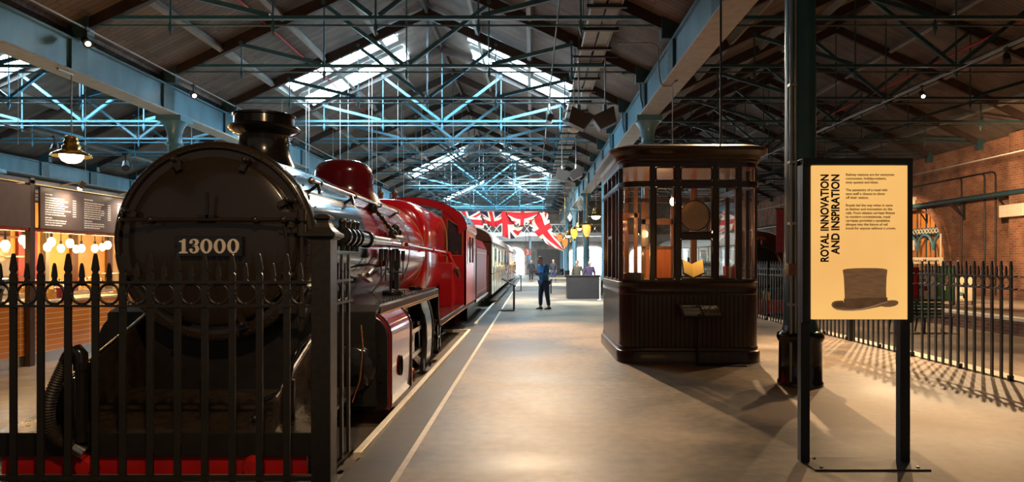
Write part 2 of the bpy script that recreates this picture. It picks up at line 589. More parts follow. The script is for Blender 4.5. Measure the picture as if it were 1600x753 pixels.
# ------------------------------------------------------------------ floors
Y0, Y1 = -6.0, 78.0
struct(MB().box(-0.98, 6.35, Y0, Y1, -0.6, 0), 'floor_platform', M['concrete'])
struct(MB().box(-1.37, -0.98, Y0, Y1, -0.6, 0), 'floor_edge_strip', M['asphalt'])
struct(MB().box(-4.35, -1.37, Y0, 4.97, -0.6, 0), 'floor_front', M['concrete'])
struct(MB().box(-25.0, -4.35, Y0, Y1, -0.6, 0), 'floor_hall', M['concrete'])
struct(MB().box(-1.97, -1.37, 4.97, Y1, -0.6, -0.07), 'floor_ledge', M['pit'])
struct(MB().box(-4.35, -3.70, 4.97, Y1, -0.6, -0.07), 'floor_ledge', M['pit'])
struct(MB().box(-3.70, -1.97, 4.97, Y1, -1.2, -0.95), 'floor_track_pit', M['pit'])
struct(MB().box(6.35, 13.0, Y0, Y1, -1.0, -0.45), 'floor_siding', M['concrete'])
struct(MB().box(13.0, 20.4, Y0, Y1, -1.0, 0.0), 'floor_far_platform', M['concrete'])
struct(MB().box(12.97, 13.0, Y0, Y1, -0.45, -0.05), 'wall_platform_face', M['brick'])
struct(MB().box(12.9, 13.3, Y0, Y1, -0.05, 0.03), 'trim_1', M['cream_paint'])
struct(MB().box(-0.995, -0.945, Y0, Y1, 0.0, 0.003), 'trim_2', M['line'])
kerb = MB().box(-1.41, -1.345, 5.38, 15.05, -0.02, 0.045).box(-1.95, -1.345, 15.05, 15.11, -0.02, 0.045)
struct(kerb, 'trim_3', M['cream_paint'], bev=0.006)
struct(MB().box(-1.41, -1.345, 16.6, 70, -0.02, 0.045), 'trim_4', M['cream_paint'], bev=0.006)
struct(MB().box(6.22, 6.50, Y0, 60, -0.1, 0.02), 'trim_5', M['cream_paint'], bev=0.005)
for k, x in enumerate((-3.55, -2.05)):
    rl = MB().box(x - 0.035, x + 0.035, 5.4, 76, -0.95, -0.80)
    tag(rl.build('track_rail', M['grey_metal']), None, None, None, 'structure')

# ------------------------------------------------------------------ roofs over three halls
D = 3.77
YT = 15.3                     # a truss stands at YT + k * D
ZE, SL = 6.75, 0.49
HALLS = {'middle': (-3.50, 6.90), 'cafe side': (-17.5, 7.10), 'brick wall side': (11.85, 8.45)}


def roof_z(h, x, off=0.0):
    xc, hs = HALLS[h]
    return ZE + SL * (hs - abs(x - xc)) + off


for h, (xc, hs) in HALLS.items():
    nm = {'middle': 'ceiling_middle', 'cafe side': 'ceiling_cafe_side', 'brick wall side': 'ceiling_brick_side'}[h]
    for sg in (-1, 1):
        xe, zr = xc + sg * (hs + 0.1), ZE + SL * hs
        pts = [(xe, ZE - SL * 0.1), (xc, zr), (xc, zr + 0.12), (xe, ZE - SL * 0.1 + 0.12)]
        struct(MB().prism(pts, 'y', Y0, Y1 + 1), nm, M['boards'])
        for q in (0.25, 0.5, 0.75):                                     # purlins under the boards
            xp = xc + sg * hs * q
            zp = roof_z(h, xp)
            b = MB().bar((xp, Y0, zp - 0.11), (xp, Y1, zp - 0.11), 0.13, 0.22, up=(-sg * SL * -1, 0, 1))
            struct(b, 'purlin_beam', M['purlin'])
    struct(MB().box(xc - 0.05, xc + 0.05, Y0, Y1, ZE + SL * hs - 0.32, ZE + SL * hs - 0.02), 'ridge_beam', M['rafter'])

win_n = [0]


def skylight(h, sg, y_a, y_b):
    win_n[0] += 1
    xc, hs = HALLS[h]
    xa, xb = xc + sg * 1.25, xc + sg * 4.95
    za, zb = roof_z(h, xa, -0.05), roof_z(h, xb, -0.05)
    p = MB()
    p.prism([(xa, za), (xb, zb), (xb, zb + 0.03), (xa, za + 0.03)], 'y', y_a, y_b)
    o = p.build('window_%d' % win_n[0], M['sky_glass'])
    tag(o, None, None, None, 'structure')
    f = MB()
    n = 5
    for i in range(n + 1):
        t = i / n
        x, z = xa + (xb - xa) * t, za + (zb - za) * t - 0.03
        f.bar((x, y_a - 0.05, z), (x, y_b + 0.05, z), 0.05, 0.07)
    for y in (y_a - 0.04, y_b + 0.04):
        f.bar((xa, y, za - 0.05), (xb, y, zb - 0.05), 0.08, 0.14)
    f.build('window_frame', M['white_paint'], o)


for h, ks in (('middle', (2, 8, 13)), ('cafe side', (2, 8))):
    for k in ks:
        yb = YT + k * D
        for sg in (-1, 1):
            skylight(h, sg, yb + 0.25, yb + 1.25)
            skylight(h, sg, yb + 2.25, yb + 3.45)


# ------------------------------------------------------------------ roof trusses
def make_truss(h, label):
    xc, hs = HALLS[h]
    t = thing('roof_truss', (xc, YT, 6.9), label, 'roof truss', 'iron roof trusses over the three halls')
    y, zt, zl = YT, 7.0, 6.83
    IR = M['dark_iron'] if h == 'brick wall side' else M['blue_iron']  # brick-side trusses take a darker copy, their lack of light put into colour
    zr = ZE + SL * hs
    for sg in (-1, 1):
        MB().bar((xc + sg * (hs - 0.05), y, ZE - 0.05), (xc, y, zr - 0.30), 0.14, 0.30).build('rafter', M['rafter'], t)
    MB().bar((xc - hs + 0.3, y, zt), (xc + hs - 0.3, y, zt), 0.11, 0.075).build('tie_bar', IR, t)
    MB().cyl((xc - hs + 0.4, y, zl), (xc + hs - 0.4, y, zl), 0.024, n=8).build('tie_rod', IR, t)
    for i in (-2, -1, 0, 1, 2):
        x = xc + i * hs / 3
        zk = roof_z(h, x) - 0.30
        b = MB().cyl((x, y, zl - 0.10), (x, y, zk), 0.022, n=8)
        b.lathe([(0.001, -0.24), (0.035, -0.12), (0.05, -0.08), (0.05, 0.03), (0.001, 0.03)], (x, y, zl), 8)
        b.build('hanger_rod', IR, t)
        if i:
            sg = 1 if i > 0 else -1
            x0 = xc + (i - sg) * hs / 3
            MB().bar((x0 + sg * 0.08, y, zt + 0.05), (x, y, zk + 0.02), 0.09, 0.10).build('strut', IR, t)
        g = MB().box(x - 0.16, x + 0.16, y - 0.06, y + 0.06, zk - 0.02, zk + 0.16)
        g.cyl((x, y - 0.09, zk + 0.05), (x, y + 0.09, zk + 0.05), 0.06, n=10)
        g.build('gusset', IR, t)
    for sg in (-1, 1):                                                  # cast shoe where the rafter meets the girder
        xs = xc + sg * (hs - 0.28)
        MB().box(xs - 0.24, xs + 0.24, y - 0.14, y + 0.14, 6.50, 7.05).build('shoe', M['dark_iron'], t, bev=0.02)
    return t


for h, ks in (('middle', range(-2, 16)), ('cafe side', range(0, 12)), ('brick wall side', range(-1, 13))):
    hall = {'middle': 'the middle hall', 'cafe side': 'the hall on the café side', 'brick wall side': 'the hall beside the brick wall'}[h]
    proto = None
    for j, k in enumerate(ks):
        lab = 'iron roof truss, %s from the front over %s' % (ORD[j], hall)
        if proto is None:
            proto = make_truss(h, lab)
            proto.location.y = YT + k * D
        else:
            dup(proto, (HALLS[h][0], YT + k * D, 6.9), lab)

# ------------------------------------------------------------------ girders on their columns
GZ0, GZ1 = 5.74, 6.50


def girder(x, sides):
    b = MB().box(x - 0.20, x + 0.20, Y0, Y1, GZ0 + 0.05, GZ1 - 0.05)
    o = struct(b, 'girder_beam', M['girder'])
    s = MB().box(x - 0.27, x + 0.27, Y0, Y1, GZ0, GZ0 + 0.05)
    s.build('bottom_flange', M['soffit'], o)
    s = MB().box(x - 0.27, x + 0.27, Y0, Y1, GZ1 - 0.05, GZ1)
    s.build('top_flange', M['girder'], o)
    for k in range(-3, 17):
        y = YT + k * D
        st = MB()
        for sg in sides:
            xs = x + sg * 0.235
            st.box(xs - 0.035, xs + 0.035, y - 0.27, y + 0.27, GZ0 + 0.05, GZ1 - 0.05)
        st.build('shaded_stiffener', M['dark_iron'], o)  # dark colour stands in for the shadowed recess at each stiffener


girder(-10.40, (1, -1))
girder(3.37, (-1, 1))
girder(-24.6, (1,))

CAP = [(0.19, 4.90), (0.235, 4.92), (0.235, 4.98), (0.19, 5.0), (0.185, 5.10), (0.20, 5.25), (0.25, 5.42), (0.33, 5.54), (0.35, 5.58)]


def column(x, y, name_m, label):
    t = thing('iron_column', (x, y, 0), label, 'column')
    MB().lathe([(0.001, 0), (0.275, 0), (0.275, 0.05), (0.26, 0.07), (0.255, 0.54), (0.27, 0.56), (0.285, 0.60), (0.275, 0.65), (0.225, 0.68)], (x, y, 0), 40).build('pedestal', M['black_gloss'], t)
    MB().lathe([(0.225, 0.68), (0.205, 0.74), (0.192, 0.80), (0.188, 2.5), (0.180, 4.90)], (x, y, 0), 40).build('shaft', name_m, t)
    c = MB().lathe(CAP, (x, y, 0), 32).box(x - 0.36, x + 0.36, y - 0.36, y + 0.36, 5.58, 5.74)
    c.build('capital', name_m, t)
    return t


c1 = column(3.37, 8.57, M['column'], 'tall dark green iron column beside the booth, nearest of its row, carrying conduit')
cd = MB().cyl((3.19, 8.40, 0.0), (3.19, 8.40, 5.7), 0.018, n=10)
cd.cyl((3.235, 8.37, 0.0), (3.235, 8.37, 5.7), 0.012, n=8)
for z in (1.0, 2.0, 2.75, 3.7):
    cd.box(3.16, 3.25, 8.36, 8.44, z, z + 0.03)
cd.build('conduit', M['conduit'], c1)
MB().box(3.12, 3.25, 8.29, 8.40, 1.38, 1.52).build('junction_box', M['wood_light'], c1, bev=0.005)
cp = None
for j in range(1, 7):
    lab = 'blue iron column under the right girder, %s along the platform row from the front' % ORD[j]
    if cp is None:
        cp = column(3.37, 8.57 + 11.3, M['column_blue'], lab)
    else:
        dup(cp, (3.37, 8.57 + 11.3 * j, 0), lab)
for j in range(1, 7):
    dup(cp, (-10.40, 8.57 + 11.3 * j, 0), 'blue iron column beyond the black locomotive under the left girder, %s from the front' % ORD[j - 1])
for j in range(1, 6):
    dup(cp, (-24.6, 8.57 + 11.3 * j, 0), 'blue iron column behind the café under the farthest girder, %s from the front' % ORD[j - 1])

# ------------------------------------------------------------------ walls
AY0, AY1, AZ = 33.0, 38.6, 1.55                                        # arch in the brick wall
arch = [(AY0, -0.1), (AY0, AZ)] + [(AY0 + (AY1 - AY0) * (1 - cos(PI * i / 16)) / 2, AZ + 2.75 * sin(PI * i / 16)) for i in range(1, 16)] + [(AY1, AZ), (AY1, -0.1)]
w = MB().box(20.0, 20.5, Y0, AY0, -0.5, 6.8).box(20.0, 20.5, AY1, Y1, -0.5, 6.8)
top = [(AY0, 6.8), (AY0, AZ)] + arch[2:-2] + [(AY1, AZ), (AY1, 6.8)]
for i in range(1, len(arch) - 2):
    (ya, za), (yb, zb) = arch[i], arch[i + 1]
    w.prism([(ya, za), (yb, zb), (yb, 6.8), (ya, 6.8)], 'x', 20.0, 20.5)
struct(w, 'wall_right', M['brick'])
for j, y in enumerate((14.0, 27.6, 44.0)):
    struct(MB().box(19.6, 20.0, y - 0.45, y + 0.45, 0, 6.8), 'wall_pilaster', M['brick'])
vs = MB()
for i in range(1, len(arch) - 2):                                      # brick ring round the arch
    (ya, za), (yb, zb) = arch[i], arch[i + 1]
    c = ((AY0 + AY1) / 2, AZ)
    ex = lambda p: (c[0] + (p[0] - c[0]) * 1.16, c[1] + (p[1] - c[1]) * 1.16)
    vs.prism([arch[i], arch[i + 1], ex(arch[i + 1]), ex(arch[i])], 'x', 19.93, 20.0)
struct(vs, 'wall_arch_ring', M['brick'])
struct(MB().box(19.85, 20.05, 35.5, 36.1, 4.2, 4.9), 'trim_6', M['cream_paint'])
we = MB().box(-25, 20.5, 78, 78.4, -1, 11.5)
struct(we, 'wall_end', M['brick_end'])
struct(MB().box(-25.2, -24.9, Y0, Y1, -0.2, 6.8), 'wall_left', M['dark_wall'])
struct(MB().box(-25, 20.5, 77.7, 78.0, 3.8, 4.6), 'trim_7', M['roof_white'])
for x0, x1, zt in ((-2.9, -0.9, 2.9), (4.1, 9.0, 3.0), (-9.0, -6.4, 2.9), (11.2, 14.5, 3.0), (-20.0, -14.0, 2.9)):   # daylit doorways of the end wall
    win_n[0] += 1
    r = (x1 - x0) / 2
    poly = [(x0, 0)] + [((x0 + x1) / 2 - r * cos(PI * i / 12), zt - 0.7 + min(r, 0.9) * sin(PI * i / 12)) for i in range(13)] + [(x1, 0)]
    o = MB().prism(poly, 'y', 77.86, 77.95).build('window_%d' % win_n[0], M['day_glass'])
    o['kind'] = 'structure'
    f = MB()
    for i in range(1, 4):
        x = x0 + (x1 - x0) * i / 4
        f.box(x - 0.03, x + 0.03, 77.80, 77.86, 0, zt)
    f.box(x0, x1, 77.80, 77.86, 1.9, 1.97)
    f.build('window_frame', M['dark_iron'], o)
o = MB().box(0.6, 3.2, 77.75, 77.95, 0, 2.9).build('door_1', M['black'])
o['kind'] = 'structure'

# ------------------------------------------------------------------ black and crimson locomotive
LX, LZ = -2.80, 1.72
loco = thing('steam_locomotive', (LX, 10.2, -0.8), 'big black and crimson steam locomotive numbered 13000 behind the front railings', 'locomotive')


def ring_lathe(b, prof, n=64, mi=0):
    return b.lathe(prof, (LX, 0, LZ), n, 'y', mi)


b = MB()
ring_lathe(b, [(0.60, 7.98), (0.868, 7.98), (0.868, 6.14), (0.885, 6.13), (0.892, 6.06), (0.885, 6.02), (0.862, 6.0), (0.83, 6.0), (0.815, 6.03), (0.78, 6.035), (0.001, 6.035)], 72)
for k in range(48):
    a = 2 * PI * k / 48
    b.sphere((LX + 0.848 * cos(a), 6.0, LZ + 0.848 * sin(a)), 0.011, 8)
    b.sphere((LX + 0.872 * cos(a), 6.3, LZ + 0.872 * sin(a)), 0.009, 6)
sb = b.build('smokebox', [M['smokebox_side'], M['smokebox']], loco)
for p in sb.data.polygons:
    c = p.center
    if c.y + 10.2 < 6.135:
        p.material_index = 1
rv = None
for k in range(0):
    a = 2 * PI * k / 48
    rv.sphere((LX + 0.848 * cos(a), 6.0, LZ + 0.848 * sin(a)), 0.011, 8)
    rv.sphere((LX + 0.872 * cos(a), 6.3, LZ + 0.872 * sin(a)), 0.009, 6)
b = MB()
ring_lathe(b, [(0.74, 6.04), (0.745, 6.0), (0.735, 5.985), (0.715, 5.975), (0.60, 5.955), (0.45, 5.935), (0.25, 5.917), (0.001, 5.91)])
dr = b.build('smokebox_door', M['smokebox'], loco)
for a in (66, 113, 28, 160, -68, -112, -22, 202):
    ca, sa = cos(math.radians(a)), sin(math.radians(a))
    p = lambda r, y: (LX + r * ca, y, LZ + r * sa)
    c = MB().cyl(p(0.775, 6.03), p(0.775, 5.90), 0.020, n=10).bar(p(0.80, 5.945), p(0.675, 5.935), 0.05, 0.028, up=(0, 1, 0))
    c.sphere(p(0.775, 5.90), 0.026, 10)
    c.build('door_clamp', M['smokebox'], dr)
hr = MB().cyl((-3.52, 5.85, 1.905), (-2.03, 5.85, 1.905), 0.017, n=12)
for x in (-3.27, -2.37, -2.13):
    hr.sphere((x, 5.85, 1.905), 0.032, 12).cyl((x, 5.85, 1.905), (x, 5.96, 1.905), 0.014, n=8)
hr.sphere((-3.52, 5.85, 1.905), 0.024, 10)
hr.build('door_handrail', M['smokebox'], dr)
lb = MB().box(-2.79, -2.765, 5.83, 5.845, 1.92, 2.14).box(-2.86, -2.72, 5.83, 5.93, 1.915, 1.945)
lb.build('lamp_iron', M['black'], dr)
hg = MB().cyl((-2.0, 5.93, 1.02), (-2.0, 5.93, 2.0), 0.018, n=10)
for z in (1.95, 1.82, 1.12):
    hg.cyl((-2.0, 5.93, z - 0.05), (-2.0, 5.93, z + 0.05), 0.04, n=14).box(-2.2, -2.0, 5.93, 5.975, z - 0.025, z + 0.025)
hg.tube([(-2.14, 5.86, 1.90), (-2.11, 5.86, 1.80), (-2.10, 5.86, 1.60), (-2.12, 5.88, 1.45)], 0.010, 8)
hg.build('door_hinge', M['smokebox'], dr)
pl = MB().box(-3.07, -2.49, 5.868, 5.92, 1.592, 1.765)
for x in (-3.055, -2.505):
    pl.sphere((x, 5.866, 1.68), 0.010, 8)
npl = pl.build('number_plate', M['black_gloss'], dr, bev=0.012)


# slab-serif digits of the number plate, unit height
def ell(cx, cy, a, bb, n=28):
    return [(cx + a * cos(2 * PI * i / n), cy + bb * sin(2 * PI * i / n)) for i in range(n)]


def flat_ring(b, outer, inner, y0, y1, T):
    n = len(outer)
    vs = [(T(p)[0], y, T(p)[1]) for y in (y0, y1) for poly in (outer, inner) for p in poly]
    fs = []
    for i in range(n):
        j = (i + 1) % n
        fs += [(i, j, n + j, n + i), (2 * n + i, 3 * n + i, 3 * n + j, 2 * n + j), (i, 2 * n + i, 2 * n + j, j), (n + i, n + j, 3 * n + j, 3 * n + i)]
    b.add(vs, fs)


def ribbon(b, pts, y0, y1, T):
    """pts: (x, y, half width) along a stroke"""
    L, R = [], []
    for i, (x, y, w) in enumerate(pts):
        xa, ya, _ = pts[max(i - 1, 0)]
        xb, yb, _ = pts[min(i + 1, len(pts) - 1)]
        d = Vector((xb - xa, yb - ya)).normalized()
        L.append((x - d.y * w, y + d.x * w))
        R.append((x + d.y * w, y - d.x * w))
    n = len(pts)
    vs = [(T(p)[0], y, T(p)[1]) for y in (y0, y1) for poly in (L, R) for p in poly]
    fs = []
    for i in range(n - 1):
        fs += [(i, i + 1, n + i + 1, n + i), (2 * n + i, 3 * n + i, 3 * n + i + 1, 2 * n + i + 1), (i, 2 * n + i, 2 * n + i + 1, i + 1), (n + i, n + i + 1, 3 * n + i + 1, 3 * n + i)]
    fs += [(0, n, 3 * n, 2 * n), (n - 1, 3 * n - 1, 4 * n - 1, 2 * n - 1)]
    b.add(vs, fs)


def digit(ch, x0, z0, h, ya, yb):
    b = MB()
    T = lambda p: (x0 + p[0] * h, z0 + p[1] * h)
    if ch == '0':
        flat_ring(b, ell(0.42, 0.5, 0.41, 0.51), ell(0.42, 0.5, 0.175, 0.40), ya, yb, T)
        return b, 0.90
    if ch == '1':
        pg = [(0.02, 0), (0.60, 0), (0.60, 0.10), (0.45, 0.13), (0.45, 1.0), (0.30, 1.0), (0.22, 0.90), (0.02, 0.86), (0.02, 0.77), (0.20, 0.78), (0.20, 0.13), (0.02, 0.10)]
        b.prism([T(p) for p in pg], 'y', ya, yb)
        return b, 0.66
    st = [(0.10, 0.80, 0.05), (0.16, 0.90, 0.05), (0.30, 0.955, 0.045), (0.44, 0.945, 0.07), (0.545, 0.86, 0.11), (0.56, 0.74, 0.12), (0.50, 0.62, 0.10), (0.38, 0.545, 0.05), (0.25, 0.53, 0.04)]
    ribbon(b, st, ya, yb, T)
    st = [(0.25, 0.525, 0.04), (0.40, 0.51, 0.05), (0.53, 0.44, 0.105), (0.59, 0.30, 0.125), (0.54, 0.15, 0.11), (0.42, 0.055, 0.065), (0.28, 0.045, 0.045), (0.15, 0.10, 0.05), (0.09, 0.20, 0.05)]
    ribbon(b, st, ya, yb + 0.0004, T)
    for cy in (0.765, 0.24):
        b.prism([T(p) for p in ell(0.145, cy, 0.115, 0.10, 18)], 'y', ya - 0.0004, yb)
    return b, 0.75


xd = -3.03
for ch in '13000':
    db, adv = digit(ch, xd, 1.617, 0.124, 5.858, 5.872)
    db.build('digit', M['digits'], npl)
    xd += adv * 0.124 + 0.004

# chimney and dome
b = MB().lathe([(0.34, -0.18), (0.30, -0.03), (0.265, 0.05), (0.252, 0.12), (0.25, 0.26), (0.262, 0.275), (0.30, 0.29), (0.355, 0.325), (0.365, 0.345), (0.345, 0.365), (0.305, 0.375), (0.30, 0.455), (0.315, 0.465), (0.315, 0.485), (0.285, 0.495), (0.21, 0.495), (0.20, 0.30), (0.20, 0.0)], (LX, 7.15, 2.585), 48)
b.build('chimney', M['black_gloss'], loco)
b = MB().lathe([(0.56, -0.16), (0.47, -0.02), (0.435, 0.08), (0.43, 0.26), (0.41, 0.34), (0.355, 0.41), (0.26, 0.455), (0.12, 0.475), (0.001, 0.478)], (LX, 10.16, 2.57), 48)
b.build('dome', M['crimson_dark'], loco)

# boiler, bands, firebox
b = MB()
ring_lathe(b, [(0.60, 7.975), (0.850, 7.975), (0.856, 8.5), (0.862, 12.6)], 72)
bo = b.build('boiler', M['crimson'], loco)
for y in (7.99, 9.35, 10.85, 12.30):
    b = MB()
    ring_lathe(b, [(0.84, y - 0.036), (0.8685, y - 0.036), (0.8685, y + 0.036), (0.84, y + 0.036)])
    o = b.build('boiler_band', M['black_gloss'], bo)
    for s in (-0.042, 0.042):
        b = MB()
        ring_lathe(b, [(0.84, y + s - 0.003), (0.8665, y + s - 0.003), (0.8665, y + s + 0.003), (0.84, y + s + 0.003)])
        tag(b.build('gold_lining', M['gold_line'], bo), 'straw yellow lining')


def superell(w, h, e, n=64):
    out = []
    for i in range(n):
        a = 2 * PI * i / n
        c, s = cos(a), sin(a)
        out.append((w * abs(c) ** (2 / e) * (1 if c >= 0 else -1), h * abs(s) ** (2 / e) * (1 if s >= 0 else -1)))
    return out


secs = [(12.28, 0.60, 0.70, 2.2), (12.30, 0.80, 0.89, 2.6), (12.36, 0.855, 0.945, 2.9), (12.46, 0.885, 0.965, 3.2), (12.62, 0.90, 0.975, 3.4), (12.85, 0.905, 0.98, 3.5), (15.45, 0.905, 0.98, 3.6)]
vs, fs = [], []
for (y, w_, h_, e_) in secs:
    vs += [(LX + x, y, LZ - 0.0 + z) for x, z in superell(w_, h_, e_)]
n = 64
for i in range(len(secs) - 1):
    for k in range(n):
        k2 = (k + 1) % n
        fs.append((i * n + k, i * n + k2, (i + 1) * n + k2, (i + 1) * n + k))
MB().add(vs, fs, 0, True).build('firebox', M['crimson'], loco)
b = MB()
for yy in (15.25,):
    pts = [(LX + x * 1.005, yy, LZ + z * 1.005) for x, z in superell(0.905, 0.98, 3.6)]
    b.tube(pts + pts[:1], 0.007, 6)
tag(b.build('gold_lining', M['gold_line'], loco), 'straw yellow lining round the firebox')
for x in (-2.97, -2.70):
    b = MB().lathe([(0.07, -0.06), (0.06, 0.02), (0.045, 0.05), (0.05, 0.16), (0.065, 0.18), (0.06, 0.21), (0.02, 0.25), (0.018, 0.31), (0.001, 0.32)], (x, 13.4, 2.69), 16)
    tag(b.build('safety_valve', M['bronze'], loco), 'small dark brass safety valve on the firebox top')

# cab
M['cab_red'] = mat('cab_crimson_paint', (0.42, 0.008, 0.012), 0.3, var=0.08, spec=0.35)
roofc = [(1.345 * cos(PI * i / 24), 2.27 + 0.72 * sin(PI * i / 24) ** 0.9) for i in range(25)]
b = MB()
b.prism([(LX + x, z) for x, z in roofc] + [(LX + x * 0.965, z - 0.045) for x, z in reversed(roofc)], 'y', 15.36, 18.1)
cabroof = b.build('cab_roof', M['black_gloss'], loco)
b = MB().prism([(LX + x * 0.99, z - 0.01) for x, z in roofc] + [(LX + x * 0.86, z - 0.11 - 0.06 * (1 - abs(x) / 1.34)) for x, z in reversed(roofc)], 'y', 15.33, 15.40)
for sg in (-1, 1):
    X = lambda r: LX + sg * r
    for (ra, rb, za, zb) in ((0.78, 1.32, 0.56, 1.68), (0.78, 0.90, 1.68, 2.75), (1.235, 1.32, 1.68, 2.32)):
        b.box(min(X(ra), X(rb)), max(X(ra), X(rb)), 15.36, 15.40, za, zb)
    b.prism([(X(0.90), 2.50), (X(0.90), 2.78), (X(1.30), 2.36), (X(1.235), 2.30)], 'y', 15.36, 15.40)
front = b.build('cab_front', M['cab_red'], loco)
for sg in (-1, 1):
    X = lambda r: LX + sg * r
    q = [(X(0.90), 1.68), (X(1.235), 1.68), (X(1.235), 2.29), (X(0.90), 2.50)]
    pane = MB().prism(q, 'y', 15.385, 15.395).build('spectacle_pane', M['pane_dark'], front)
    f = MB()
    for i in range(4):
        p, r = q[i], q[(i + 1) % 4]
        f.bar((p[0], 15.35, p[1]), (r[0], 15.35, r[1]), 0.018, 0.018, up=(0, 1, 0))
    tag(f.build('pane_frame', M['brass'], front), 'brass rim of the cab window')
    s = MB()
    xs = X(1.30)
    for (ya, yb, za, zb) in ((15.36, 17.9, 0.56, 1.50), (15.36, 15.75, 1.50, 2.30), (17.25, 17.9, 1.50, 2.30), (15.75, 17.25, 2.14, 2.30)):
        s.box(xs - 0.02, xs + 0.02, ya, yb, za, zb)
    cs = s.build('cab_side', M['cab_red'], loco)
    f = MB()
    for (ya, yb, z) in ((15.75, 17.25, 1.50), (15.75, 17.25, 2.14)):
        f.box(xs - 0.03, xs + 0.03, ya, yb, z - 0.012, z + 0.012)
    for y in (15.75, 16.5, 17.25):
        f.box(xs - 0.03, xs + 0.03, y - 0.015, y + 0.015, 1.5, 2.14)
    f.build('window_frame', M['teak'], cs)
    MB().box(xs - 0.006, xs + 0.006, 15.77, 17.23, 1.51, 2.13).build('window_pane', M['pane_dark'], cs)
    MB().cyl((xs + sg * 0.05, 17.8, 0.7), (xs + sg * 0.05, 17.8, 1.9), 0.014, n=8).build('grab_rail', M['rail_steel'], cs)
MB().box(LX - 1.28, LX + 1.28, 17.2, 17.9, 0.5, 0.9).box(LX - 0.8, LX + 0.8, 15.4, 15.6, 0.6, 2.4).build('backhead', M['black'], loco)
bx = MB().box(-1.97, -1.68, 14.45, 15.36, 0.58, 1.52)
bx.build('red_splasher_box', M['crimson'], loco, bev=0.02)

